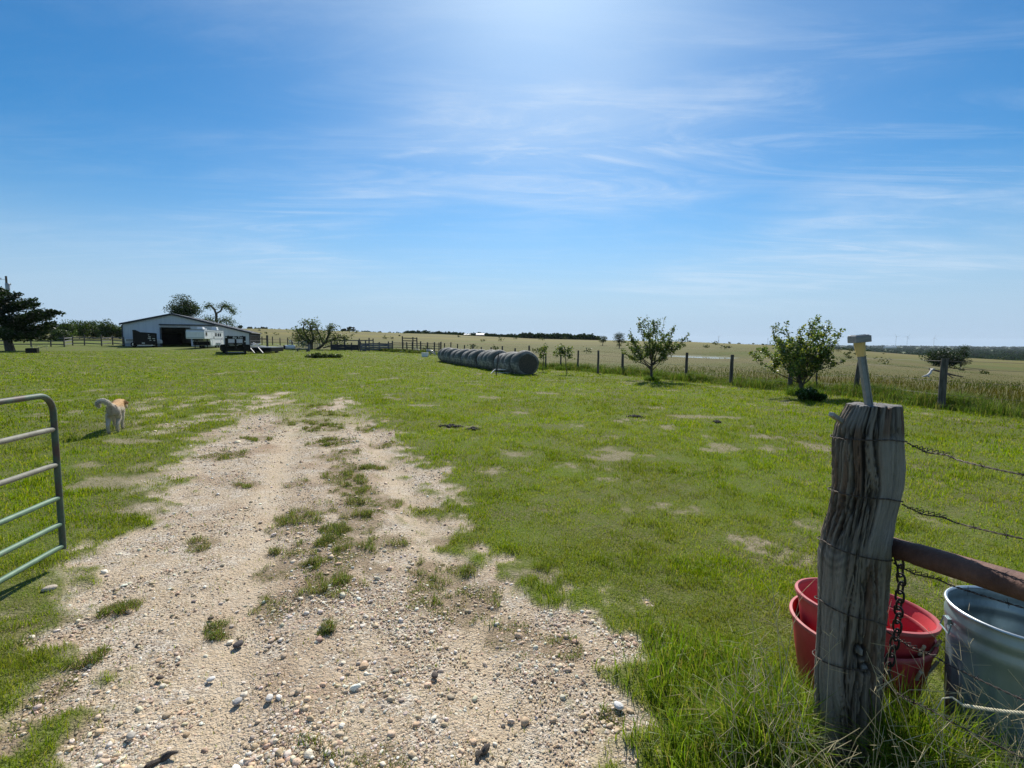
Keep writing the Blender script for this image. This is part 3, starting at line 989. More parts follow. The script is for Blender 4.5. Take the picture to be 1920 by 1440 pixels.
def build_seed_stalks():
    """dry seed-headed stems that stand in front of the post and the tubs"""
    b = MB()
    rr = random.Random(5)
    for i in range(170):
        x, y = rr.uniform(.75, 2.1), rr.uniform(1.2, 1.8)
        if math.hypot(x - 1.25, y - 1.82) < .17: y -= .36
        if math.hypot(x - 2.02, y - 1.86) < .27 or math.hypot(x - 1.68, y - 2.2) < .32: continue
        L_ = rr.uniform(.3, .82); a = rr.uniform(0, 6.28); ln = rr.uniform(.1, .55)
        z0 = h(x, y) - .02
        pts = [Vector((x + math.cos(a) * ln * L_ * t ** 2, y + math.sin(a) * ln * L_ * t ** 2, z0 + L_ * t * (1 - .25 * ln * t))) for t in (0, .3, .55, .8, 1)]
        b.tube(pts, [.0016, .0015, .0013, .001, .0007], 4)
        for k in range(rr.randint(3, 7)):
            p = pts[3].lerp(pts[4], rr.uniform(0, 1)); d = Vector((rr.uniform(-1, 1), rr.uniform(-1, 1), rr.uniform(-.1, .9))).normalized() * rr.uniform(.03, .10)
            b.tube([p, p + d * .6, p + d], [.0007, .0009, .0004], 3)
    o = b.build('dry_stalks', mat_plain('dry_stalk', (.38, .31, .17), (.50, .42, .24), .8, scale=30), None, True)
    setp(o, 'dry tan seed stalks rising from the tall grass at the corner post', 'grass', kind='stuff')


build_seed_stalks()


def build_pasture_grass():
    n = 150000
    x, y, r = polar(n, 11, 130, 52)
    p = past_mask(x, y)
    pn = np.hypot((x - POND[0]) / 6.2, (y - POND[1] + 4) / 15)
    k = (rng.uniform(0, 1, n) < p) & (pn > 1.0) & (x / np.maximum(y, .1) > -.35)
    x, y, r = x[k], y[k], r[k]; n = len(x)
    t = smooth((fbm(x / 7., y / 4., 161, 4) - .47) / .2)[:, None]
    c1 = pal(n, [(.074, .062, .009), (.054, .048, .007), (.105, .084, .016)]); c2 = pal(n, [(.055, .078, .009), (.042, .068, .006), (.064, .068, .012)])
    edge = (1 - smooth((sdf_poly(x, y, FENCE, False) - 1.0) / 5))[:, None]
    t = t * (1 - .7 * edge)
    C = c1 * t + c2 * (1 - t)
    hh = rng.uniform(.18, .46, n) * (1 - .82 * smooth((r - 20) / 24))
    o = blade_mesh('pasture_grass', np.stack([x, y, H(x, y) - .03], 1), hh, .006 * np.maximum(1, r / 10) * rng.uniform(.6, 1.3, n), rng.uniform(.1, .8, n), C, M['grass'],
                   'tall golden and olive hay grass across the pasture', 'grass')
    # pale seed heads near the fence
    n = 2600
    x, y, r = polar(n, 12, 34, 52)
    k = past_mask(x, y) > .9; x, y, r = x[k], y[k], r[k]; n = len(x)
    hh = rng.uniform(.03, .06, n) * np.maximum(1, r / 24)
    blade_mesh('pasture_seed_heads', np.stack([x, y, H(x, y) + rng.uniform(.25, .5, n)], 1), hh, hh * .35, rng.uniform(.2, 1, n), pal(n, [(.24, .19, .10), (.28, .24, .16), (.2, .15, .08)]), M['grass'],
               'pale seed heads over the pasture just past the fence', 'seed heads')


build_pasture_grass()


# ------------------------------------------------------------------ trees
def leaf_mesh(name, C, size, colr, mat, parent, flatten=1.0):
    n = len(C)
    a = rng.normal(0, 1, (n, 3)); a[:, 2] *= flatten; a /= np.linalg.norm(a, axis=1)[:, None]
    b = rng.normal(0, 1, (n, 3)); b -= a * (a * b).sum(1)[:, None]; b /= np.linalg.norm(b, axis=1)[:, None]
    s = size[:, None]
    V = np.stack([C - a * s, C + b * s * .55, C + a * s, C - b * s * .55], 1)
    q = np.arange(n)[:, None] * 4 + np.array([0, 1, 2, 3])
    return link(name, mesh_arrays(name, V.reshape(-1, 3), q, None, np.repeat(colr, 4, 0)), mat, parent)


def curve_pts(a, b, sag, n=6, wob=0.0, rr=random):
    a, b = Vector(a), Vector(b)
    out = []
    for i in range(n + 1):
        t = i / n
        p = a.lerp(b, t) + Vector((0, 0, sag)) * 4 * t * (1 - t)
        if wob and 0 < i < n: p += Vector((rr.uniform(-wob, wob), rr.uniform(-wob, wob), rr.uniform(-wob, wob)))
        out.append(p)
    return out


LEAFY = [(.035, .062, .014), (.05, .085, .018), (.028, .05, .012), (.075, .11, .026)]


def make_tree(name, label, loc, th, tr, center, radii, nc, cr, nl, ls, cols=LEAFY, group=None, seed=0, cat='tree', shell=.55, flat_=1.0, limbs=9, mat='leaf_dull', top_bias=0.0, trunks=1, bottom_cut=None):
    rr = random.Random(seed)
    t = thing(name, label, cat, loc, 0, group)
    w = MB()
    cx, cy, cz = center
    cl = []
    while len(cl) < nc:
        d = Vector((rr.gauss(0, 1), rr.gauss(0, 1), rr.gauss(0, 1) + top_bias)).normalized() * (shell + (1 - shell) * rr.random()) * rr.uniform(.75, 1.05)
        p = Vector((cx + d.x * radii[0], cy + d.y * radii[1], cz + d.z * radii[2]))
        if bottom_cut is not None and p.z < bottom_cut: continue
        cl.append((p, cr * rr.uniform(.6, 1.3)))
    for k in range(trunks):
        ox = (k - (trunks - 1) / 2) * tr * 2.2
        top = Vector((cx * .5 + ox * 2, cy * .5, th))
        pts = curve_pts((ox, 0, -.15), top, 0, 5, tr * .5, rr)
        w.tube(pts, [tr * (1.35 if i == 0 else 1 - .5 * i / 5) for i in range(6)], 9)
    for p, r in cl[:limbs]:
        base = Vector((cx * .4, cy * .4, th * rr.uniform(.7, 1.0)))
        w.tube(curve_pts(base, p, rr.uniform(-.05, .1) * radii[2], 5, tr * .6, rr), [tr * .5 * (1 - .16 * i) for i in range(6)], 6)
    w.build('trunk', M['bark'], t, True)
    per = nl // nc
    P, S, C = [], [], []
    for p, r in cl:
        tone = rng.uniform(.7, 1.35)
        d = rng.normal(0, 1, (per, 3)); d /= np.linalg.norm(d, axis=1)[:, None]
        d = d * (rng.uniform(.15, 1, (per, 1)) ** .5) * r * np.array([1.15, 1.15, .75])
        P.append(np.array(p) + d); S.append(ls * rng.uniform(.6, 1.3, per)); C.append(pal(per, cols) * tone)
    leaf_mesh('crown', np.concatenate(P), np.concatenate(S), np.concatenate(C), M[mat], t, flat_)
    return t


def make_vase_tree(label, loc, fork, tr, shoots, leaf, nper, cols, lean=(0, 0), seed=1, start=.35, rad=.13):
    rr = random.Random(seed)
    t = thing('young_tree', label, 'tree', loc)
    w = MB(); P, S, C = [], [], []
    top = Vector((lean[0], lean[1], fork))
    w.tube(curve_pts((0, 0, -.1), top, 0, 5, .008, rr), [tr * (1.3 - .09 * i) for i in range(6)], 9)
    for dx, dy, dz, s0 in shoots:
        b = Vector((0, 0, 0)).lerp(top, s0)
        e = Vector((dx, dy, dz))
        mid = Vector((b.x + (e.x - b.x) * .62, b.y + (e.y - b.y) * .62, b.z + (e.z - b.z) * .36))
        pts = []
        for i in range(9):
            q = i / 8
            pts.append((b * (1 - q) ** 2 + mid * 2 * q * (1 - q) + e * q * q) + Vector((rr.uniform(-.02, .02), rr.uniform(-.02, .02), 0)))
        w.tube(pts, [tr * .42 * (1 - .1 * i) for i in range(9)], 6)
        # side twigs
        tips = [(pts, 1.0)]
        for k in range(5):
            i = rr.randint(3, 7); p = pts[i]
            q = p + Vector((rr.uniform(-.3, .3), rr.uniform(-.3, .3), rr.uniform(.05, .38)))
            tp = curve_pts(p, q, .02, 4, .01, rr); w.tube(tp, [.008, .007, .006, .005, .003], 4); tips.append((tp, .55))
        tone0 = rng.uniform(.85, 1.2)
        for pp, wgt in tips:
            m = int(nper * wgt)
            tt = rng.uniform(start if wgt == 1 else .2, 1.03, m)
            arr = np.array([list(p) for p in pp]); idx = np.clip(tt * (len(arr) - 1), 0, len(arr) - 1.001); i0 = idx.astype(int); fr = (idx - i0)[:, None]
            base = arr[i0] * (1 - fr) + arr[i0 + 1] * fr
            P.append(base + rng.normal(0, rad * .55, (m, 3)) * (1.15 - .6 * tt[:, None])); S.append(leaf * rng.uniform(.6, 1.25, m)); C.append(pal(m, cols) * tone0)
    w.build('trunk', M['bark'], t, True)
    leaf_mesh('crown', np.concatenate(P), np.concatenate(S), np.concatenate(C), M['leaf'], t)
    return t


FRUIT = [(.06, .105, .026), (.085, .135, .03), (.12, .16, .04), (.18, .20, .055)]
b1 = gp(1221, 713); k1 = b1.y / F
rrt = random.Random(8)
sh = []
for px, py in [(1189, 598), (1203, 596), (1213, 600), (1226, 603), (1245, 597), (1262, 610), (1280, 626), (1172, 622), (1166, 645), (1270, 650), (1182, 640), (1235, 630), (1205, 625), (1220, 640), (1252, 640), (1190, 655), (1258, 662), (1240, 655), (1175, 662), (1222, 615)]:
    sh.append(((px - 1221) * k1, rrt.uniform(-.9, .9), (713 - py) * k1, rrt.uniform(.5, 1.0)))
make_vase_tree('young fruit tree with upright leafy shoots on a single trunk, left of the two', b1, 34 * k1, .055, sh, .046, 84, FRUIT, (0, 0), 3, .45)
b2 = gp(1507, 742); k2 = b2.y / F
sh = []
for px, py in [(1470, 605), (1460, 612), (1485, 618), (1500, 612), (1520, 606), (1537, 592), (1532, 600), (1550, 618), (1562, 640), (1430, 640), (1425, 655), (1440, 665), (1452, 680), (1465, 640), (1490, 635), (1510, 630), (1530, 640), (1548, 665), (1556, 675), (1500, 655), (1520, 660), (1480, 660), (1445, 645), (1538, 655), (1415, 668)]:
    sh.append(((px - 1507) * k2, rrt.uniform(-.9, .9), (742 - py) * k2, rrt.uniform(.25, 1.0)))
make_vase_tree('young fruit tree with a wide leaning crown and yellowing low leaves, right of the two', b2, 50 * k2, .055, sh, .046, 90,
               [(.065, .115, .028), (.095, .15, .034), (.14, .18, .044), (.28, .29, .06)], (-.25, 0), 4, .42)
# dark bushes at tree 2 and the weed mound before the pens
make_tree('bush', 'dark green leafy bush at the foot of the right young fruit tree', gp(1516, 752), .15, .02, (0, 0, .18), (.48, .35, .20), 16, .16, 2200, .045, [(.035, .075, .015), (.055, .10, .022)], None, 5, 'bush', limbs=6)
make_tree('weed_mound', 'dark flat weed mound on the lawn in front of the old gnarled tree', gp(604, 671), .1, .02, (0, 0, .12), (1.9, .8, .22), 26, .26, 1600, .10, [(.05, .075, .02), (.07, .085, .03)], None, 6, 'bush', limbs=6)
# two staked saplings by the bales
for px, top, base, lab, sd in [(1018, 652, 697, 'slim sapling with a few dark leaves right of the nearest bale', 1), (1063, 651, 702, 'small sapling with a leaning leafy top and grass tuft at its foot', 2)]:
    b = gp(px, base); k = b.y / F
    ht = (base - top) * k
    t = thing('sapling', lab, 'tree', b)
    w = MB(); rs = random.Random(sd)
    lean = -.15 if sd == 2 else .05
    w.tube(curve_pts((0, 0, -.1), (lean, 0, ht), 0, 6, .02, rs), .022, 6)
    cl = []
    for i in range(5 if sd == 1 else 9):
        p = Vector((lean + rs.uniform(-.45, .3) * (1.0 if sd == 2 else .55), rs.uniform(-.2, .2), ht * rs.uniform(.62, 1.0)))
        w.tube(curve_pts((lean * .7, 0, ht * .65), p, .05, 3, .01, rs), .009, 4); cl.append(p)
    w.build('trunk', M['bark'], t, True)
    P = np.concatenate([np.array(p) + rng.normal(0, .10, (40, 3)) for p in cl])
    leaf_mesh('crown', P, rng.uniform(.04, .09, len(P)), pal(len(P), FRUIT), M['leaf'], t)


def px_tree(name, label, px, base, top, w, Y=None, **kw):
    b = gp(px, base) if Y is None else gx(px, Y)
    k = b.y / F
    ht = (base - top) * k if Y is None else (CAM_H + (640 + .0087 * (px - 960) - top) * k) - b.z
    rx = w * k / 2
    kw.setdefault('nc', 26); kw.setdefault('nl', 3200)
    low = kw.pop('low', .28); kz = ht * (1 - low) / 2
    th = kw.pop('th', ht * .45)
    cr = kw.pop('cr', min(rx, kz) * .42)
    return make_tree(name, label, b, th, kw.pop('tr', ht * .03), (kw.pop('off', 0) * k, 0, ht - kz), (rx - cr * .5, rx - cr * .5, kz - cr * .4), kw['nc'], cr, kw['nl'], kw.pop('ls', max(.07, rx * .045)),
                     kw.pop('cols', LEAFY), kw.pop('group', None), kw.pop('seed', int(px)), **{k_: v for k_, v in kw.items() if k_ not in ('nc', 'nl')})


# cedar at the left edge, built of drooping sprays
def build_cedar():
    b = gx(19, 55.0); k = 55 / F
    t = thing('cedar_tree', 'large dark cedar with ragged sweeping boughs at the left edge', 'tree', b)
    w = MB(); rr = random.Random(3)
    w.tube(curve_pts((.1, 0, -.2), (-.9, 0, 7.0), 0, 6, .1, rr), [.45, .38, .33, .28, .2, .12, .05], 10)
    P, S, C = [], [], []
    boughs = [(97, 578, .0), (88, 582, -.6), (62, 558, .3), (48, 549, -.2), (90, 600, .5), (78, 590, -1), (70, 604, 1), (45, 565, 1.2), (30, 552, -1.2), (10, 540, 0), (-20, 536, .5), (-50, 545, 0),
              (-70, 570, -1), (-90, 590, .4), (20, 560, 1.6), (60, 580, 1.6), (40, 590, -1.8), (10, 575, -1.8), (86, 618, .2), (60, 622, -.8), (30, 610, .8), (75, 628, 1), (-10, 600, 1), (-40, 610, -1),
              (-80, 615, 1), (5, 560, .2), (52, 600, -.2), (35, 570, .0), (70, 578, .4), (110, 580, -.1), (116, 583, .1), (66, 615, -2), (20, 590, 0), (0, 615, .5), (45, 620, 1.5), (-30, 565, 1.5), (92, 590, -.4), (84, 606, .9)]
    for px, py, dy in boughs:
        tip = Vector(((px - 19) * k, dy * 1.6, (629 - py) * k + CAM_H - b.z))
        base = Vector((-.3, 0, max(1.6, tip.z - .5 - .18 * abs(tip.x))))
        pts = curve_pts(base, tip, -.12, 7, .06, rr)
        w.tube(pts, [.09 - .011 * i for i in range(8)], 5)
        tone = rng.uniform(.7, 1.3)
        for i, p in enumerate(pts[2:], 2):
            m = 75; spread = .55 * (1 - .085 * i)
            d = rng.normal(0, 1, (m, 3)) * np.array([spread, spread, spread * .42]); d[:, 2] -= .12 * np.abs(rng.normal(0, 1, m))
            P.append(np.array(p) + d); S.append(rng.uniform(.08, .2, m)); C.append(pal(m, [(.014, .030, .010), (.02, .042, .012), (.03, .05, .016)]) * tone)
    w.build('trunk', M['bark'], t, True)
    leaf_mesh('crown', np.concatenate(P), np.concatenate(S), np.concatenate(C), M['leaf_dull'], t, .6)


build_cedar()
GREEN = [(.05, .085, .02), (.07, .11, .025), (.04, .07, .016), (.10, .14, .035)]
for i, (px, top, w, Y, lab) in enumerate([(128, 600, 36, 108, 'round light green bush tree next to the cedar behind the rail fence'), (152, 594, 40, 114, 'tallest green bush tree in the thicket left of the barn'),
                                          (178, 595, 42, 118, 'broad green bush tree in the middle of the thicket left of the barn'), (205, 597, 42, 116, 'dense green bush tree close to the barn end of the thicket'),
                                          (228, 604, 34, 118, 'low green bush tree tucked behind the left barn corner'), (112, 606, 30, 120, 'dark bush tree half behind the cedar boughs'),
                                          (118, 616, 26, 100, 'small pale green tree in front of the thicket near the cedar'), (60, 610, 50, 125, 'bush tree seen through the cedar boughs'), (10, 612, 60, 125, 'bush tree at the far left behind the cedar')]):
    px_tree('bush_tree', lab, px, 0, top, w, Y=Y, group='thicket trees left of the barn', nc=34, nl=4200, low=-.05, cols=GREEN, ls=.17, seed=40 + i, shell=.3, cr=1.1, th=1.2, tr=.1, top_bias=-.5)
px_tree('oak_tree', 'dense dark oak rising behind the barn ridge', 347, 0, 551, 66, Y=112, nc=40, nl=7000, low=.30, cols=[(.022, .042, .012), (.033, .058, .015), (.045, .075, .02)], ls=.17, seed=77, shell=.35, off=0, tr=.4, limbs=16)


def build_gnarled(label, Y, limbs, trunk, name='gnarled_tree', cols=GREEN, ls=.14, px0=None, dens=1.0, spread=1.0):
    """limbs: pixel polylines of bare crooked wood with leaf clumps at named spots"""
    b = gx(px0, Y); k = Y / F

    def W(px, py, dy=0): return Vector(((px - px0) * k, dy, CAM_H + (640 + .0087 * (px - 960) - py) * k - b.z))
    t = thing(name, label, 'tree', b)
    w = MB(); P, S, C = [], [], []
    for pl, r, lv in limbs:
        dy0 = rng.uniform(-.8, .8)
        pts = [W(px, py, dy0 * i / len(pl)) for i, (px, py) in enumerate(pl)]
        w.tube(pts, [r * (1 - .6 * i / len(pts)) for i in range(len(pts))], 7)
        for i, rad, m in lv:
            m = int(m * dens); rad = rad * spread
            d = rng.normal(0, 1, (m, 3)) * np.array([rad, rad, rad * .6]) * .6
            P.append(np.array(pts[i]) + d); S.append(ls * rng.uniform(.6, 1.3, m)); C.append(pal(m, cols) * rng.uniform(.75, 1.3))
            for q in range(4):
                e = pts[i] + Vector(d[q]); w.tube([pts[i], pts[i].lerp(e, .5) + Vector((0, 0, .1)), e], [.03, .02, .012], 4)
    w.build('trunk', M['bark'], t, True)
    leaf_mesh('crown', np.concatenate(P), np.concatenate(S), np.concatenate(C), M['leaf_dull'], t)


build_gnarled('half bare crooked tree with two thin spreading limbs behind the barn roof', 108, [
    ([(410, 640), (409, 605), (408, 588), (405, 580), (400, 575), (394, 573), (391, 577)], .28, [(4, .9, 60), (5, .9, 110), (6, .8, 110), (3, .7, 40)]),
    ([(409, 600), (410, 588), (418, 584), (422, 576), (427, 573), (433, 577), (439, 583), (442, 587)], .22, [(3, .9, 120), (4, 1.1, 190), (5, 1.1, 200), (6, .9, 180), (7, .7, 130)]),
    ([(410, 612), (402, 602), (394, 598)], .15, [(1, 1.3, 200), (2, 1.3, 220)]), ([(410, 612), (415, 602), (424, 600), (432, 604)], .15, [(1, 1.2, 200), (2, 1.3, 260), (3, 1.1, 180)]),
    ([(410, 620), (398, 610), (388, 604)], .12, [(1, 1.4, 220), (2, 1.4, 220)]), ([(412, 620), (428, 612), (440, 614)], .12, [(1, 1.3, 220), (2, 1.2, 180)])], None, px0=410)
MESQ = [(.10, .135, .035), (.13, .16, .045), (.08, .11, .028)]
build_gnarled('old gnarled tree with twin dark trunks and thin pale foliage before the pens', 70, [
    ([(585, 658), (583, 646), (574, 638), (566, 630), (560, 618)], .22, [(2, 1.0, 140), (3, 1.3, 180), (4, 1.1, 110)]),
    ([(584, 656), (584, 645), (588, 634), (584, 620), (580, 608), (586, 605)], .22, [(2, 1.3, 190), (3, 1.3, 200), (4, 1.2, 120), (5, 1.2, 110)]),
    ([(586, 645), (578, 632), (572, 622), (575, 606)], .14, [(1, 1.2, 170), (2, 1.2, 150), (3, .9, 70)]),
    ([(590, 658), (605, 648), (612, 640), (619, 626), (621, 617), (625, 612)], .20, [(2, 1.0, 90), (3, 1.1, 130), (4, 1.0, 140), (5, .9, 120)]),
    ([(607, 648), (603, 636), (598, 626), (592, 612)], .14, [(1, 1.2, 170), (2, 1.3, 180), (3, 1.0, 80)]),
    ([(612, 642), (626, 636), (636, 632), (645, 634)], .12, [(1, 1.1, 130), (2, 1.3, 170), (3, 1.1, 110)]),
    ([(584, 650), (568, 645), (556, 634)], .12, [(1, 1.0, 110), (2, 1.2, 110)]), ([(606, 652), (622, 648), (634, 644)], .1, [(1, 1.1, 120), (2, 1.1, 100)])], None, cols=MESQ, ls=.135, px0=592, dens=.85, spread=.75)

# lone trees on the pasture and skyline
DARKT = [(.02, .036, .014), (.03, .05, .016), (.04, .06, .022)]
px_tree('pasture_tree', 'grey green ragged tree on the pasture beside the rounder dark tree', 1130, 648, 626, 26, nc=16, nl=1800, low=.12, cols=[(.05, .068, .03), (.07, .085, .04)], seed=9)
px_tree('pasture_tree', 'round dark tree on the pasture just left of the first fruit tree', 1161, 653, 621, 26, nc=22, nl=2400, low=.18, cols=DARKT, seed=10)
px_tree('pasture_oak', 'spreading low dark oak alone on the right pasture', 1770, 688, 645, 66, nc=44, nl=6500, low=-.08, cols=DARKT, seed=14, off=0, th=.7, tr=.2, bottom_cut=.1, shell=.45, top_bias=-.75, cr=1.15)
px_tree('pasture_oak', 'narrow upright dark oak growing against the spreading oak', 1801, 688, 641, 36, nc=28, nl=3600, low=-.05, cols=DARKT, seed=15, th=.8, tr=.16, shell=.3, bottom_cut=.1, top_bias=-.35)
for i, (px, top, w, lab) in enumerate([(655, 611, 24, 'dark round tree alone on the far skyline beyond the pens'), (498, 613, 18, 'small dark tree on the skyline just right of the barn'), (471, 613, 14, 'low skyline tree over the barn lean-to'),
                                       (453, 610, 10, 'smallest skyline tree above the barn roof edge'), (645, 616, 12, 'low bush beside the dark skyline tree')]):
    px_tree('skyline_tree', lab, px, 0, top, w, Y=392, nc=14, nl=900, low=.05, cols=DARKT, seed=60 + i, group='lone trees on the far skyline', ls=.5)


def build_woods():
    """far treeline and wooded valley: tree masses that read as one"""
    v0, f0 = ico(2); nv = len(v0)
    P, S = [], []
    rr = np.random.default_rng(5)

    def belt(px0, px1, Y0, Y1, n, s0, s1, lift=.5):
        px = rr.uniform(px0, px1, n); Y = rr.uniform(Y0, Y1, n) if callable(Y0) is False else Y0(px) + rr.uniform(0, Y1, n)
        X = (px - 960) / F * Y
        s = rr.uniform(s0, s1, n)
        P.append(np.stack([X, Y, H(X, Y) + s * lift], 1)); S.append(s)
    Dp = lambda px: np.interp((px - 960) / F, _U, _D)
    belt(480, 900, lambda px: Dp(px) - 6, 18, 200, .3, 1.2)
    belt(760, 870, lambda px: Dp(px) - 4, 16, 110, .9, 2.1)
    belt(880, 1120, lambda px: Dp(px) + 0, 22, 420, .8, 2.2)
    belt(975, 1060, lambda px: Dp(px) - 4, 16, 95, 1.4, 2.8)
    belt(1040, 1110, lambda px: Dp(px) - 4, 16, 50, 1.4, 3.0)
    belt(1050, 1600, 900, 2600, 500, 5, 11, .4)
    belt(1250, 2300, 420, 900, 1500, 3.2, 6.2, .4)
    belt(1250, 2300, 800, 2600, 1300, 4.5, 8, .4)
    belt(1500, 2300, 300, 480, 500, 3.0, 5.5, .5)
    belt(1000, 2300, 2600, 6500, 900, 8, 14, .3)
    P = np.concatenate(P); S = np.concatenate(S); n = len(P)
    m = 70
    d = rr.normal(0, 1, (n, m, 3)); d /= np.linalg.norm(d, axis=2)[..., None]
    d *= rr.uniform(.25, 1, (n, m, 1)) ** .5
    d *= np.stack([rr.uniform(.9, 1.5, n), rr.uniform(.9, 1.5, n), rr.uniform(.7, 1.1, n)], 1)[:, None, :] * S[:, None, None]
    Cc = (P[:, None, :] + d).reshape(-1, 3)
    K = np.array([(.026, .050, .016)]) * rr.uniform(.65, 1.5, (n, 1)) * rr.uniform(.92, 1.08, (n, 3))
    K = np.repeat(K, m, 0) * rr.uniform(.75, 1.25, (n * m, 1))
    o = leaf_mesh('distant_woods', Cc, np.repeat(S, m) * rr.uniform(.22, .42, n * m), K, M['leaf_far'], None)
    setp(o, 'dark green far treelines and wooded valley along the horizon', 'woods', kind='stuff')


build_woods()


def build_pasture_weeds():
    C, S, K = [], [], []
    rr = np.random.default_rng(9)
    n = 90
    px = rr.uniform(480, 1900, n)
    for p in px:
        Y = rr.uniform(60, 300)
        g_ = gx(p, Y)
        if past_mask(np.array([g_.x]), np.array([g_.y]))[0] < .9: continue
        if math.hypot((g_.x - POND[0]) / 8.4, (g_.y - POND[1]) / 9.2) < 1.2: continue
        m = 40; r = rr.uniform(.2, .7) * (1 + Y / 220)
        d = rr.normal(0, 1, (m, 3)) * np.array([r, r, r * .6]) * .5
        C.append(np.array([g_.x, g_.y, g_.z + r * .5]) + d); S.append(np.full(m, .12 + Y * .0006)); K.append(pal(m, [(.07, .09, .03), (.09, .10, .04)]))
    o = leaf_mesh('pasture_weeds', np.concatenate(C), np.concatenate(S), np.concatenate(K), M['leaf_dull'], None)
    setp(o, 'scattered dark weed clumps dotting the pasture', 'weeds', kind='stuff')


build_pasture_weeds()

# ------------------------------------------------------------------ corner post and what hangs on it
PY = flat(1590, 1440)[1]
POST_PROFILE = [(748, 1592, 1687), (762, 1590, 1688), (778, 1580, 1689), (800, 1568, 1690), (830, 1562, 1690), (870, 1561, 1692), (905, 1561, 1689), (935, 1558, 1682), (965, 1553, 1674),
                (1000, 1542, 1668), (1040, 1534, 1664), (1090, 1534, 1660), (1150, 1533, 1655), (1200, 1531, 1651), (1260, 1528, 1648), (1330, 1528, 1646), (1420, 1526, 1648), (1460, 1522, 1652)]
_pp = []
for yy, xl, xr in POST_PROFILE:
    a_, b_ = at(xl, yy, PY), at(xr, yy, PY)
    _pp.append(((a_.z + b_.z) / 2, (a_.x + b_.x) / 2, (b_.x - a_.x) / 2 * .92))
_pp.sort()
PZ, PXC, PR = (np.array([q[i] for q in _pp]) for i in range(3))


def post_at(z): return float(np.interp(z, PZ, PXC)), float(np.interp(z, PZ, PR))


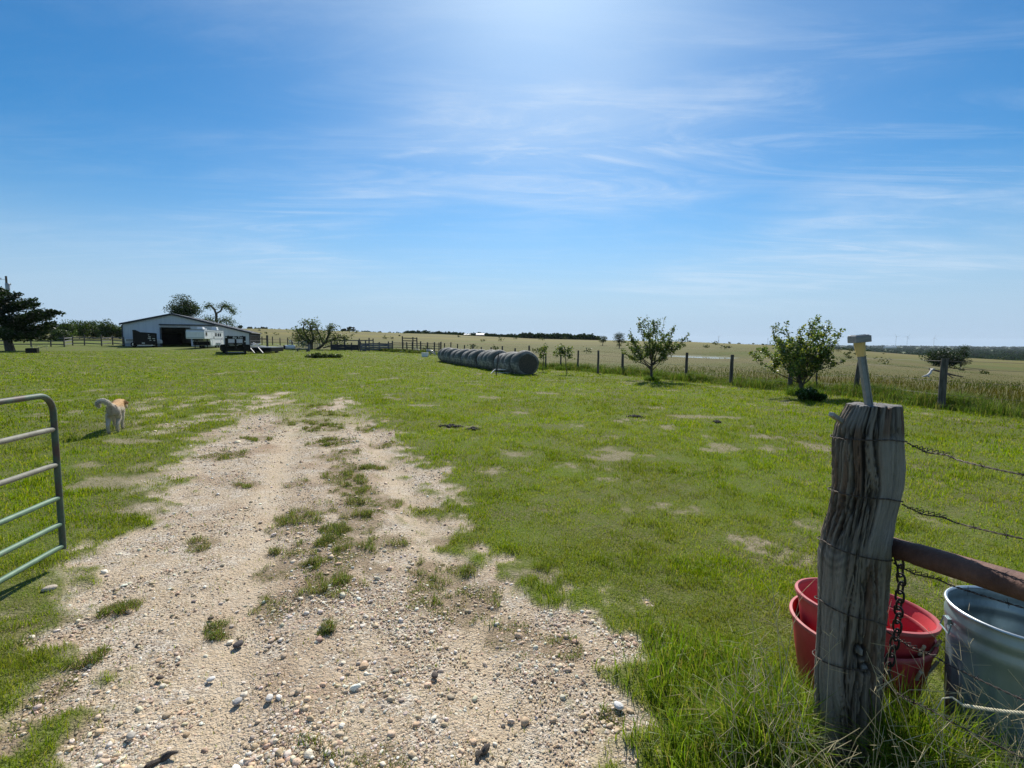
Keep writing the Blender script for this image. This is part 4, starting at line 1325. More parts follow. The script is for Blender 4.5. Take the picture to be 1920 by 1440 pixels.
def build_post():
    ntheta, nz = 260, 300
    zt = at(1630, 760, PY).z
    zs = np.linspace(-.15, zt, nz)
    th = np.linspace(0, 2 * np.pi, ntheta, endpoint=False)
    TH, ZZ = np.meshgrid(th, zs)
    xc, r0 = np.interp(ZZ, PZ, PXC), np.interp(ZZ, PZ, PR)
    # angle seen from the camera: f = 0 faces the camera, + toward its right
    fa = np.angle(np.exp(1j * (TH - (-np.pi / 2 - .62))))
    warp = .55 * (fbm(TH * 1.2 + 5, ZZ * 2.2, 201, 3) - .5)
    wj = .06 * (fbm(fa * 30, ZZ * 14, 205, 3) - .5)
    g1 = np.abs(fbm((fa + warp + wj) * 4.5, ZZ * 1.3 + 3, 203, 5) - .5) * 2       # long cracks where near 0
    g2 = np.abs(fbm((fa + warp * .8) * 15, ZZ * 2.2, 207, 4) - .5) * 2
    fibre = fbm((fa + warp) * 60, ZZ * 5, 211, 3)
    # smoother planed faces: upper right flank and the lower left bulge
    sm = np.clip(smooth((fa - .38) / .15) * smooth((zt - .08 - ZZ) / .05) * smooth((ZZ - .85) / .1) + .9 * smooth((-fa + .05) / .2) * smooth((1.02 - ZZ) / .12) + .8 * smooth((ZZ - zt + .10) / .05) * smooth((np.abs(fa + .35) < .4) * 1.0), 0, 1)
    g3 = np.abs(fbm((fa + warp * 1.3) * 8 + 11, ZZ * 3.2, 209, 4) - .5) * 2
    crack = smooth((.11 - g1) / .11) * (1 - .75 * sm) + .6 * smooth((.13 - g2) / .13) * (1 - .85 * sm) + .7 * smooth((.10 - g3) / .10) * (1 - .9 * sm)
    main = smooth((.05 - np.abs(fa + .02 + .25 * (fbm(ZZ * 3, ZZ * 0 + 2, 215, 3) - .5))) / .05) * smooth((ZZ - zt + .30) / .1)
    crack = np.clip(crack + main, 0, 1.5)
    left = smooth((.07 - np.abs(fa + .95 + .1 * (fbm(ZZ * 4, ZZ * 0, 217, 3) - .5))) / .07) * smooth((1.0 - ZZ) / .1)
    crack = np.clip(crack + left, 0, 1.6)
    lump = fbm(np.cos(TH) * 1.6 + 7, np.sin(TH) * 1.6 + ZZ * 3, 221, 4) - .5
    slab = fbm((fa + warp) * 3.2, ZZ * 1.1, 219, 3) - .5
    rr = r0 * (1 + (.14 * lump + .15 * slab * (1 - .5 * sm)) * (.35 + .65 * smooth((zt - ZZ) / .2))) - .019 * crack + .007 * (fibre - .5) * (1 - .7 * sm) + .006 * (fbm((fa + warp) * 22, ZZ * 6, 213, 4) - .5)
    # two knot holes low on the face
    kn = np.zeros_like(rr); kp = np.zeros_like(rr)
    for kx, ky, kr in ((1583, 1196, .020), (1590, 1224, .016)):
        p = at(kx, ky, PY)
        off = math.asin(max(-1, min(1, (p.x - post_at(p.z)[0]) / post_at(p.z)[1])))
        fk = off + .0
        d = np.hypot((np.angle(np.exp(1j * (TH - (-np.pi / 2 + fk)))) * r0) / kr, (ZZ - p.z) / (kr * 1.15))
        kn = np.maximum(kn, smooth((1.6 - d) / .5)); kp = np.maximum(kp, smooth((.78 - d) / .2))
    rr = rr - .012 * kn + .012 * kp
    topdrop = .010 * (fbm(np.cos(TH) * 2, np.sin(TH) * 2, 223, 3) - .5) * smooth((ZZ - zt + .05) / .05)
    X = xc + rr * np.cos(TH); Y = PY + rr * np.sin(TH) * .8; Z = ZZ + topdrop
    V = np.stack([X, Y, Z], -1).reshape(-1, 3)
    grain = (.55 * fbm((fa + warp) * 26, ZZ * 2.0, 231, 4) + .45 * fbm((fa + warp) * 70, ZZ * 9.0, 235, 3))[..., None]
    base = np.array([.205, .172, .135]) * (.18 + 1.5 * grain)
    pale = np.array([.26, .232, .195]) * (.5 + .9 * grain)
    redd = np.array([.14, .085, .055]) * (.5 + 1.0 * grain)
    C = base * (1 - sm[..., None]) + pale * sm[..., None]
    rs = (smooth((fbm((fa + warp) * 5, ZZ * 1.4, 233, 3) - .55) / .1) * (1 - sm))[..., None]
    C = C * (1 - .8 * rs) + redd * .8 * rs
    ring = np.hypot(fa + .45, (ZZ - .99) * 5)
    ringm = (smooth((.9 - ring) / .3) * (.5 + .5 * np.sin(ring * 40 + 6 * lump)))[..., None]
    C = C * (1 - .35 * ringm)
    brown = smooth((.30 - ZZ) / .25)[..., None] * .5
    C = C * (1 - brown) + np.array([.12, .095, .07]) * (.5 + grain) * brown
    cc = np.clip(crack, 0, 1)[..., None]
    C = C * (1 - .72 * cc) + np.array([.02, .017, .014]) * .72 * cc       # shade inside the cracks, painted into the wood colour
    C = C * (1 - .8 * kn[..., None]) + np.array([.015, .013, .012]) * .8 * kn[..., None]
    C = C * (1 - kp[..., None]) + np.array([.23, .22, .20]) * kp[..., None]
    C = C.reshape(-1, 3)
    i = np.arange(nz - 1)[:, None] * ntheta; j = np.arange(ntheta); jn = (j + 1) % ntheta
    Q = np.stack([i + j, i + jn, i + ntheta + jn, i + ntheta + j], -1).reshape(-1, 4)
    # sawn top: rings shrinking to the middle
    top0 = (nz - 1) * ntheta; ctr = np.array([xc[-1, 0], PY, 0])
    extra, EC, last = [], [], top0
    nv = len(V)
    Qs = [Q]
    for s, dz in ((.97, .003), (.7, .004), (.35, .002), (.02, .003)):
        ring = V[top0:top0 + ntheta].copy(); ring[:, 0] = ctr[0] + (ring[:, 0] - ctr[0]) * s; ring[:, 1] = PY + (ring[:, 1] - PY) * s
        ring[:, 2] = zt + dz + .006 * (vnoise(ring[:, 0] * 90, ring[:, 1] * 90, 3) - .5) - .02 * smooth((.012 - np.abs(ring[:, 0] - ctr[0] - .01)) / .01)
        extra.append(ring); EC.append(np.tile([.24, .23, .215], (ntheta, 1)) * (.7 + .5 * vnoise(np.hypot(ring[:, 0] - ctr[0], ring[:, 1] - PY) * 200, ring[:, 0] * 3, 9))[:, None])
        Qs.append(np.stack([last + j, last + jn, nv + jn, nv + j], -1)); last = nv; nv += ntheta
    V = np.vstack([V] + extra); C = np.vstack([C] + EC); Q = np.vstack(Qs)
    org = np.array([post_at(0)[0], PY, 0.0])
    me = mesh_arrays('wooden_post', V - org, Q, None, C, True)
    o = link('wooden_post', me, mat_attr('weathered_post_wood', .88, .35, 160, .2), None, tuple(org))
    setp(o, 'thick weathered grey cedar corner post with deep cracks and two knots', 'post')
    # square peg driven in near the top
    a_, b_ = at(1558, 776, PY - .03), at(1578, 790, PY)
    b = MB(); b.beam(a_ - Vector(org), b_ - Vector(org), .018, .016)
    pg = b.build('peg', mat_plain('peg_wood', (.22, .21, .19), (.36, .34, .31), .8, scale=30), o); bevel(pg, .002)
    return o


build_post()
FDIR = Vector((.22, -.32, 0)).normalized()


def twist(b, pts, rad=.0013, off=.0017, pitch=.05, barb=.125, phase=0.0):
    """two-strand barbed wire following pts"""
    pts = [Vector(p) for p in pts]
    L_ = [0]
    for p, q in zip(pts[:-1], pts[1:]): L_.append(L_[-1] + (q - p).length)
    tot = L_[-1]; n = max(8, int(tot / .008))

    def P(s):
        for i in range(len(pts) - 1):
            if s <= L_[i + 1] or i == len(pts) - 2:
                t = (s - L_[i]) / max(1e-6, L_[i + 1] - L_[i]); return pts[i].lerp(pts[i + 1], t), (pts[i + 1] - pts[i]).normalized()
    for k in (0, 1):
        pp = []
        for i in range(n + 1):
            s = tot * i / n; c, d = P(s)
            u = d.cross(Vector((0, 0, 1))); u = u.normalized() if u.length > .01 else Vector((1, 0, 0)); w = d.cross(u)
            a = s / pitch * 2 * math.pi + math.pi * k
            pp.append(c + (u * math.cos(a) + w * math.sin(a)) * off)
        b.tube(pp, rad, 5)
    s = barb * .5 + phase
    while s < tot:
        c, d = P(s); u = d.cross(Vector((0, 0, 1))).normalized(); w = d.cross(u)
        for q in range(2):
            a = s * 37 + q * 1.9; v = (u * math.cos(a) + w * math.sin(a))
            b.tube([c - v * .014 + d * .006 * q, c + v * .014 - d * .004], [.0007, .001], 4)
        b.tube([c + d * (t - .5) * .012 + (u * math.cos(t * 19) + w * math.sin(t * 19)) * .0032 for t in np.linspace(0, 1, 12)], .0011, 4)
        s += barb * random.uniform(.85, 1.15)


def build_wires():
    rust = mat_plain('rusty_wire', (.045, .033, .027), (.11, .085, .07), .65, .4, scale=60)
    specs = [(826, 826, 828, 1690, 885, 'top strand of barbed wire tied round the weathered corner post', .8),
             (928, 938, 940, 1683, 1005, 'second strand of barbed wire tied round the weathered corner post', .8),
             (1024, 1052, 1046, 1668, 1136, 'barbed wire strand tied below the rusty pipe and passing over the metal can', .6),
             (1138, 1168, 1172, 1655, 1310, 'barbed wire strand sloping across the front of the red tubs and the metal can', .5),
             (1250, 1262, 1268, 1650, 1420, 'lowest barbed wire strand half hidden in the tall grass', .4)]
    for yl, ym, yr, xr, y2, lab, sag in specs:
        z_l, z_m, z_r = at(1540, yl, PY - .06).z, at(1600, ym, PY - .12).z, at(xr, yr, PY).z
        b = MB(); ring = []
        for k in range(41):
            a = math.pi * 1.02 + (k / 40) * math.pi * 2.0      # left, front, right, back
            t = (k / 40)
            z = np.interp(t, [0, .25, .5, .75, 1], [z_l, z_m, z_r, (z_r + z_l) / 2, z_l])
            xc, r = post_at(z)
            r = r * 1.03 + .0035
            ring.append((xc + r * math.cos(a), PY + (r * .8 + .003) * math.sin(a), z))
        twist(b, ring, .0014, .0016, .05, 9)
        xc, r = post_at(z_r)
        s0 = Vector((xc + r * .92, PY - r * .45, z_r))
        # far end: on the fence line where image column 1920 meets it
        Y2 = 1.34; e = at(1920, y2, Y2)
        d = e - s0
        pts = []
        for t in np.linspace(0, 2.6, 27):
            p = s0 + d * t; p.z -= .03 * sag * math.sin(min(t, 1.3) / 1.3 * math.pi) * .5
            if t < .45: p += Vector((0, .006 * math.sin(t * 60), .006 * math.cos(t * 47)))
            pts.append(p)
        twist(b, pts, .0015, .0019, .05, .115, .03)
        # tail wrapped round the strand
        tail = []
        for t in np.linspace(.06, .42, 60):
            p = s0 + d * t; a = t * 120
            tail.append(p + Vector((math.cos(a) * .0035, math.sin(a) * .0035, math.cos(a + 1) * .005)))
        b.tube(tail, .0015, 5)
        o = b.build('barbed_wire', rust, None, True, tuple(s0))
        setp(o, lab, 'barbed wire', 'barbed wires tied to the corner post')
    # straw coloured rope over the can
    b = MB()
    a0, a1 = at(1806, 1322, 1.50), at(1935, 1338, 1.36)
    for k in range(3):
        pp = []
        for i in range(60):
            t = i / 59; p = a0.lerp(a1, t) + Vector((0, 0, -.004 * math.sin(t * math.pi)))
            an = t * 46 + k * 2.094
            pp.append(p + Vector((.003 * math.cos(an), .002 * math.cos(an), .003 * math.sin(an))))
        b.tube(pp, .0026, 5)
    pp = [a0, a0 + Vector((-.02, .02, .012)), a0 + Vector((-.04, .03, .0)), a0 + Vector((-.05, .04, -.05))]
    b.tube(pp, [.004, .003, .0025, .001], 5)
    b.tube([a1, a1 + (a1 - a0) * .8, a1 + (a1 - a0) * 2], .004, 6)
    o = b.build('rope', mat_plain('straw_rope', (.50, .45, .30), (.68, .63, .46), .9, scale=60), None, True, tuple(a0))
    setp(o, 'pale straw coloured rope stretched low in front of the metal can', 'rope')


build_wires()


def build_pipe():
    s = at(1655, 1020, PY + .02); e = at(1920, 1101, 1.35)
    d = e - s
    b = MB()
    pts = [s + d * t for t in (-.05, .12, .3, .303, .5, .8, 1.1, 1.6, 2.4, 3.2)]
    b.tube(pts, [.037, .037, .037, .0395, .0395, .0395, .0395, .0395, .0395, .0395], 28)
    m = mat_plain('rusty_pipe', (.085, .038, .026), (.17, .085, .06), .72, .25, scale=9, bump=.35, bscale=70, wear=((.055, .03, .025), .38, 4.))
    o = b.build('rusty_pipe', m, None, True, tuple(s))
    setp(o, 'thick rusty brown pipe rail running from the corner post toward the viewer', 'pipe')


build_pipe()


def link_ring(b, c, ax, up, L_, W_, r):
    """one oval chain link; ax = long axis, up = wide axis"""
    pts = []
    for k in range(17):
        a = 2 * math.pi * k / 16
        x = math.cos(a); y = math.sin(a)
        pts.append(c + ax * (L_ / 2 * (abs(y) ** .7) * (1 if y > 0 else -1)) + up * (W_ / 2 * (abs(x) ** .75) * (1 if x > 0 else -1)))
    b.tube(pts, r, 7, False)


def build_chain():
    b = MB()
    yc = PY - .02
    path = [at(1684, 1038, yc), at(1687, 1060, yc), at(1690, 1090, yc), at(1686, 1128, yc), at(1684, 1160, yc + .02), at(1680, 1195, yc + .02), at(1672, 1228, yc + .02), at(1664, 1255, yc + .01), at(1658, 1285, yc)]
    L_ = [0]
    for p, q in zip(path[:-1], path[1:]): L_.append(L_[-1] + (q - p).length)
    s, k = 0.0, 0
    while s < L_[-1] - .02:
        i = max(j for j in range(len(L_)) if L_[j] <= s); i = min(i, len(path) - 2)
        t = (s - L_[i]) / (L_[i + 1] - L_[i]); c = path[i].lerp(path[i + 1], t); ax = (path[i] - path[i + 1]).normalized()
        base = Vector((.85, .35, 0)) if k % 2 == 0 else Vector((-.3, .9, .1))
        up = (base - ax * base.dot(ax)).normalized()
        link_ring(b, c, ax, up, .048, .030, .0042)
        s += .0345; k += 1
    o = b.build('chain', mat_plain('chain_iron', (.022, .018, .016), (.06, .045, .038), .6, .5, scale=50), None, True, tuple(path[0]))
    setp(o, 'rusty iron gate chain hanging beside the corner post under the pipe', 'chain')


build_chain()


def build_path_light():
    yb = PY - .02
    p0, p1 = at(1629, 762, yb), at(1615, 668, yb)
    ax = (p1 - p0).normalized()
    t = thing('path_light', 'small grey solar path light with yellowed lens stuck in the top of the corner post', 'lamp', p0)
    t.rotation_mode = 'QUATERNION'
    t.rotation_quaternion = Vector((0, 0, 1)).rotation_difference(ax)
    L_ = (p1 - p0).length
    k = PY / F
    b = MB()
    b.box((-.0065, 0, L_ / 2 - .02), (.0075, .017, L_ + .04)); b.box((.0035, .001, L_ / 2 - .02), (.0115, .013, L_ + .04)); b.box((.0105, 0, L_ / 2 - .02), (.004, .017, L_ + .04))
    stem = b.build('stem', mat_plain('grey_plastic', (.17, .18, .18), (.25, .26, .26), .5, scale=40), t); bevel(stem, .0015)
    b = MB()
    w, hh = 15.0 * k, 26 * k
    n = 16
    prof = [(w * .40, 0), (w * .46, hh * .3), (w * .60, hh), (w * .02, hh)]
    b.lathe([(w * .02, 0)] + prof, 14, (0, 0, L_))
    # vertical ribs on the lens
    for q in range(14):
        a = 2 * math.pi * q / 14
        b.beam((w * .44 * math.cos(a), w * .44 * math.sin(a), L_ + .001), (w * .62 * math.cos(a), w * .62 * math.sin(a), L_ + hh * .98), .0012, .0012)
    m, nt, N, L = new_mat('yellowed_lens')
    out = N('ShaderNodeOutputMaterial'); bs = N('ShaderNodeBsdfPrincipled'); tr = N('ShaderNodeBsdfTranslucent'); mx = N('ShaderNodeMixShader')
    bs.inputs['Base Color'].default_value = (.62, .55, .33, 1); bs.inputs['Roughness'].default_value = .35; tr.inputs['Color'].default_value = (.80, .72, .44, 1); mx.inputs[0].default_value = .55
    L(bs.outputs[0], mx.inputs[1]); L(tr.outputs[0], mx.inputs[2]); L(mx.outputs[0], out.inputs[0])
    b.build('lens', m, t, True)
    b = MB()
    Rt = Matrix.Rotation(.10, 4, 'Y')
    b.box((.002, 0, L_ + hh + .012), (.056, .050, .024), M=Rt); b.box((.0005, 0, L_ + hh + .0255), (.051, .045, .004), M=Rt)
    cp = b.build('cap', mat_plain('grey_cap', (.20, .20, .20), (.30, .30, .30), .55, scale=30, stretch=(.4, 3, 3), bump=.1), t); bevel(cp, .0025)
    b = MB(); b.box((0, 0, L_ + hh + .0282), (.034, .032, .0015), M=Rt)
    b.build('solar_panel', M['glass'], t)


build_path_light()


def build_tub(name, label, c, rim_r, base_r, hgt, z0, tilt=(0, 0), th=.011):
    t = thing(name, label, 'tub', c, 0, 'nested red feed tubs')
    t.location.z = z0
    t.rotation_euler = (tilt[0], tilt[1], .7)
    plastic = mat_plain('red_plastic', (.50, .028, .034), (.60, .065, .068), .55, scale=4, bump=.05, wear=((.46, .085, .08), .34, 3.5))
    nt = plastic.node_tree
    b = MB()
    prof = [(0.001, 0), (base_r * .96, 0), (base_r, .012), (base_r + (rim_r - base_r) * .55, hgt * .55), (base_r + (rim_r - base_r) * .57, hgt * .57), (rim_r - .008, hgt - .022),
            (rim_r - .008, hgt - th), (rim_r - .014, hgt - .022), (base_r + (rim_r - base_r) * .55 - th, hgt * .55), (base_r - th, .018), (.001, .016)]
    b.lathe(prof, 56)
    b.build('shell', plastic, t, True)
    b = MB()
    b.lathe([(rim_r - .013, hgt - .014), (rim_r + .002, hgt - .016), (rim_r + .005, hgt - .008), (rim_r + .003, hgt), (rim_r - .009, hgt + .002), (rim_r - .014, hgt - .005)], 56, close=True)
    b.build('rim', mat_plain('faded_red_rim', (.36, .05, .055), (.50, .13, .125), .55, scale=5), t, True)
    for s in (1, -1):
        a = 1.35 if s > 0 else 1.35 + math.pi
        cpt = Vector((math.cos(a) * (rim_r - .004), math.sin(a) * (rim_r - .004), hgt - .05)); tan = Vector((-math.sin(a), math.cos(a), 0)); inn = Vector((-math.cos(a), -math.sin(a), 0))
        b = MB()
        b.tube([cpt - tan * .075, cpt - tan * .06 + inn * .02 + Vector((0, 0, -.05)), cpt + inn * .03 + Vector((0, 0, -.075)), cpt + tan * .06 + inn * .02 + Vector((0, 0, -.05)), cpt + tan * .075], .007, 7)
        b.build('rope_handle', mat_plain('rope_white', (.55, .48, .32), (.66, .6, .42), .9, scale=60), t, True)
    return t


build_tub('feed_tub', 'lower red plastic feed tub with another tub set inside it, behind the corner post', (1.672, 2.245, 0), .287, .228, .375, .0, (0, 0))
build_tub('feed_tub', 'upper red plastic feed tub standing inside the lower one, behind the corner post', (1.675, 2.245, 0), .284, .205, .375, .085, (.0, .11))


def build_can():
    c = (2.02, 1.86, h(2.02, 1.86) - .01)
    t = thing('trash_can', 'open dented galvanized metal can standing in the grass right of the red tubs', 'can', c)
    galv = mat_plain('galvanized_metal', (.24, .32, .345), (.44, .53, .555), .45, .6, scale=5, stretch=(1, 1, .25), bump=.05, bscale=5, lo=.3, hi=.7, wear=((.19, .25, .27), .42, 3.))
    hh, r1, r0 = .65, .218, .185
    nth = 120
    b = MB()
    zs = [0, .01, .03, .05, .06, .12, .20, .30, .40, .46, .50, .52, .53, .545, .56, .575, .59, .60, .61, .625, .640, .645]
    prof = []
    for z in zs:
        r = r0 + (r1 - r0) * z / hh
        if .515 < z < .552: r += .006
        if .585 < z < .615: r += .007
        prof.append((r, z))
    vs, fs = [], []
    full = prof + [(r - .004, z) for r, z in prof[::-1]] + [(.001, .02)]
    for r, z in full:
        for k in range(nth):
            a = 2 * math.pi * k / nth
            fl = .0035 * math.cos(a * 22) * float(smooth((.47 - z) / .05)) * float(smooth((z - .07) / .04))
            dent = -.012 * math.exp(-(((a - 3.9) / .35) ** 2 + ((z - .33) / .13) ** 2)) - .006 * math.exp(-(((a - 4.5) / .2) ** 2 + ((z - .48) / .09) ** 2))
            rr = r + fl + dent if r > .01 else r
            vs.append((rr * math.cos(a), rr * math.sin(a), z))
    for i in range(len(full) - 1):
        for k in range(nth): fs.append((i * nth + k, i * nth + (k + 1) % nth, (i + 1) * nth + (k + 1) % nth, (i + 1) * nth + k))
    b.add(vs, fs)
    b.build('shell', galv, t, True)
    b = MB(); b.tube([((r1 + .002) * math.cos(2 * math.pi * k / 64), (r1 + .002) * math.sin(2 * math.pi * k / 64), hh) for k in range(65)], .0065, 8, False)
    b.build('rolled_rim', mat_plain('rim_metal', (.50, .53, .53), (.62, .65, .65), .35, .7, scale=8), t, True)
    for a in (2.75, 2.75 + math.pi):
        n = Vector((math.cos(a), math.sin(a), 0)); tn = Vector((-n.y, n.x, 0)); q = n * (r1 + .004) + Vector((0, 0, .575))
        b = MB(); b.box(q, (.012, .035, .022), rz=a)
        b.tube([q + tn * .035, q + tn * .04 + n * .008 - Vector((0, 0, .04)), q - tn * .04 + n * .008 - Vector((0, 0, .04)), q - tn * .035], .003, 6)
        b.build('handle', galv, t, True)


build_can()


# ------------------------------------------------------------------ green tube gate
def build_gate():
    e = at(119, 1035, 3.56); e.z = 0
    d = (at(0, 1118, 2.99) - at(122, 1035, 3.56)); d.z = 0; d.normalize()
    t = thing('tube_gate', 'open green metal tube gate with rusty upper bars at the left edge', 'gate', (e.x, e.y, 0), math.atan2(d.y, d.x))
    green = mat_plain('green_gate_paint', (.075, .145, .085), (.135, .22, .14), .6, .1, scale=12, bump=.05, wear=((.17, .125, .095), .34, 9.))
    rust = mat_plain('rusted_gate_paint', (.15, .142, .108), (.245, .24, .19), .7, .1, scale=14, bump=.15, wear=((.13, .20, .155), .30, 7.))
    dark = mat_plain('green_rust_upright', (.045, .085, .055), (.08, .12, .08), .6, .1, scale=7, bump=.1, wear=((.075, .045, .035), .48, 4.))
    L_ = 3.7; r = .0190; top, bot = 1.285, .12
    b = MB()
    pts = [(.0, 0, bot)] + [(0, 0, z) for z in (.5, .9, top - .14)] + [(.13 - .13 * math.cos(a), 0, top - .13 + .13 * math.sin(a)) for a in np.linspace(.15, math.pi / 2, 8)] + [(.5, 0, top)]
    b.tube(pts, r * 1.08, 14)
    b.build('end_upright', dark, t, True)
    b = MB(); b.tube([(.5, 0, top), (1.6, 0, top), (L_ - .15, 0, top)], r * 1.08, 14); b.tube([(L_ - .15, 0, top), (L_ - .03, 0, top - .05), (L_, 0, top - .18), (L_, 0, bot)], r * 1.08, 14)
    b.build('top_rail', mat_plain('faded_green_rail', (.105, .135, .10), (.19, .21, .16), .6, .1, scale=12, bump=.08, wear=((.15, .12, .095), .3, 8.)), t, True)
    for z, m in ((1.03, rust), (.765, rust), (.515, green), (.315, green), (.145, green)):
        b = MB(); b.tube([(.012, 0, z), (.03, 0, z), (L_ / 2, 0, z), (L_, 0, z)], [r * .8, r, r, r], 14)
        o = b.build('rail', m, t, True)
        if m is rust: o['label'] = 'rusty brown gate bar'
    b = MB(); b.box((1.9, 0, (top + bot) / 2), (.035, .012, top - bot))
    b.build('brace', green, t)


build_gate()


# ------------------------------------------------------------------ dog
def skin_mesh(name, nodes, edges, sub=2, root=0):
    bm = bmesh.new()
    lay = bm.verts.layers.skin.verify()
    vs = []
    for (x, y, z, r) in nodes:
        v = bm.verts.new((x, y, z)); r = r if isinstance(r, tuple) else (r, r); v[lay].radius = r; vs.append(v)
    vs[root][lay].use_root = True
    for a, c in edges: bm.edges.new((vs[a], vs[c]))
    me = bpy.data.meshes.new(name); bm.to_mesh(me); bm.free()
    o = bpy.data.objects.new(name, me); col.objects.link(o)
    m = o.modifiers.new('skin', 'SKIN'); m.use_smooth_shade = True
    s = o.modifiers.new('sub', 'SUBSURF'); s.levels = sub; s.render_levels = sub
    dg = bpy.context.evaluated_depsgraph_get(); dg.update()
    res = bpy.data.meshes.new_from_object(o.evaluated_get(dg))
    bpy.data.objects.remove(o, do_unlink=True)
    res.name = name
    return res


def build_dog():
    N_ = []; E_ = []

    def n(*a): N_.append(a); return len(N_) - 1
    pel = n(0, -.24, .50, (.112, .118)); mid = n(0, -.02, .49, (.115, .115)); che = n(0, .20, .475, (.125, .145)); nb = n(0, .34, .55, (.095, .1)); nk = n(.02, .43, .545, (.08, .085)); hd = n(.05, .53, .50, (.082, .078)); mz = n(.08, .65, .43, (.042, .038)); ns = n(.09, .705, .405, (.028, .026))
    E_ += [(pel, mid), (mid, che), (che, nb), (nb, nk), (nk, hd), (hd, mz), (mz, ns)]
    rump = n(0, -.34, .495, (.095, .10)); E_.append((pel, rump))
    tl = [n(0, -.41, .575, .042), n(-.04, -.45, .645, .040), n(-.11, -.455, .69, .042), n(-.19, -.43, .69, .042), n(-.245, -.39, .645, .036), n(-.235, -.345, .58, .034), n(-.215, -.33, .55, .018)]
    E_.append((rump, tl[0])); E_ += list(zip(tl[:-1], tl[1:]))
    for s, k in ((-1, -.07), (1, .05)):           # hind legs mid stride
        a = n(s * .075, -.29, .40, (.075, .088)); b_ = n(s * .088, -.22 + k * .6, .285, .058); c = n(s * .078, -.37 + k, .165, .030); d_ = n(s * .072, -.345 + k * 1.1, .045, .029); e_ = n(s * .072, -.285 + k * 1.1, .022, .027)
        E_ += [(rump, a), (a, b_), (b_, c), (c, d_), (d_, e_)]
    for s, k in ((-1, .06), (1, -.05)):
        a = n(s * .085, .22, .40, (.06, .07)); b_ = n(s * .09, .19 + k * .5, .275, .043); c = n(s * .085, .22 + k, .135, .029); d_ = n(s * .082, .225 + k * 1.2, .035, .029); e_ = n(s * .082, .275 + k * 1.2, .02, .026)
        E_ += [(che, a), (a, b_), (b_, c), (c, d_), (d_, e_)]
    for s in (-1, 1):
        a = n(.05 + s * .065, .495, .545, (.026, .02)); b_ = n(.05 + s * .11, .505, .52, (.014, .010)); E_ += [(hd, a), (a, b_)]
    me = skin_mesh('dog', N_, E_, 2)
    nv = len(me.vertices); V = np.empty(nv * 3); me.vertices.foreach_get('co', V); V = V.reshape(-1, 3)
    x, y, z = V.T
    cream, tan, greyc, dark = np.array([.56, .48, .36]), np.array([.50, .31, .15]), np.array([.35, .29, .23]), np.array([.08, .06, .05])
    nz = fbm(x * 14 + y * 9, z * 14 - y * 11, 301, 3)
    saddle = smooth((z - .475 + .05 * (nz - .5) + .10 * np.clip(y + .1, -1, .3)) / .06) * smooth((y + .345 + .06 * (nz - .5)) / .04)
    saddle = saddle * (1 - smooth((y - .60) / .05))
    rear = smooth((-y - .30) / .05) * smooth((z - .25) / .08) * (z < .58)
    tail = smooth((-x - .02 + (y < -.42) * (z > .6) * .06) / .03) * (z > .53) * (y < -.28)
    C = np.tile(cream, (nv, 1))
    C = C * (1 - rear[:, None] * .75) + greyc * rear[:, None] * .75
    C = C * (1 - saddle[:, None]) + tan * saddle[:, None]
    C = C * (1 - tail[:, None]) + np.array([.62, .57, .47]) * tail[:, None]
    und = smooth((.012 - np.abs(x)) / .012) * (y < -.40) * (z > .42) * (z < .55)
    C = C * (1 - .6 * und[:, None]) + dark * .6 * und[:, None]
    C *= (.82 + .36 * nz)[:, None]
    V2 = V + rng.normal(0, .0025, V.shape); me.vertices.foreach_set('co', V2.ravel().astype(np.float32))
    a = me.attributes.new('col', 'FLOAT_COLOR', 'POINT'); c4 = np.ones((nv, 4), np.float32); c4[:, :3] = C; a.data.foreach_set('color', c4.ravel())
    g_ = flat(219, 807)
    t = thing('dog', 'tan and cream dog with a curled white tail walking away on the lawn', 'dog', (g_[0], g_[1], h(*g_)), R(30))
    t.scale = (.78, .88, .88)
    b_ = link('body', me, M['fur'], t)
    nm = np.empty(nv * 3); me.vertices.foreach_get('normal', nm); nm = nm.reshape(-1, 3)
    idx = rng.integers(0, nv, 15000)
    base = V2[idx] + rng.normal(0, .006, (len(idx), 3)); no = nm[idx]
    flow = np.array([0, -.75, -.55]) + rng.normal(0, .3, (len(idx), 3))
    dr = no * .55 + flow * .8; dr /= np.linalg.norm(dr, axis=1)[:, None]
    ln = (.016 + .022 * tail[idx] + .008 * (z[idx] > .4)) * rng.uniform(.6, 1.3, len(idx))
    sd = np.cross(dr, rng.normal(0, 1, (len(idx), 3))); sd /= np.linalg.norm(sd, axis=1)[:, None]
    FV = np.stack([base - sd * .0016, base + sd * .0016, base + dr * ln[:, None]], 1)
    FC = np.repeat(np.clip(C[idx] * rng.uniform(.75, 1.3, (len(idx), 1)), 0, .9), 3, 0)
    link('fur', mesh_arrays('fur', FV.reshape(-1, 3), None, np.arange(len(idx) * 3).reshape(-1, 3), FC), M['fur'], t)
    eye = mat_plain('dark_eye', (.01, .008, .006), (.02, .015, .01), .15, scale=3)
    for s in (-1, 1):
        b = MB(); b.lathe([(.001, -.011), (.008, -.008), (.011, 0), (.008, .008), (.001, .011)], 10, (.065 + s * .045, .605, .505)); b.build('eye', eye, t, True)
    b = MB(); b.lathe([(.001, -.014), (.012, -.01), (.016, 0), (.012, .01), (.001, .013)], 10, (.094, .73, .405)); b.build('nose', eye, t, True)


build_dog()


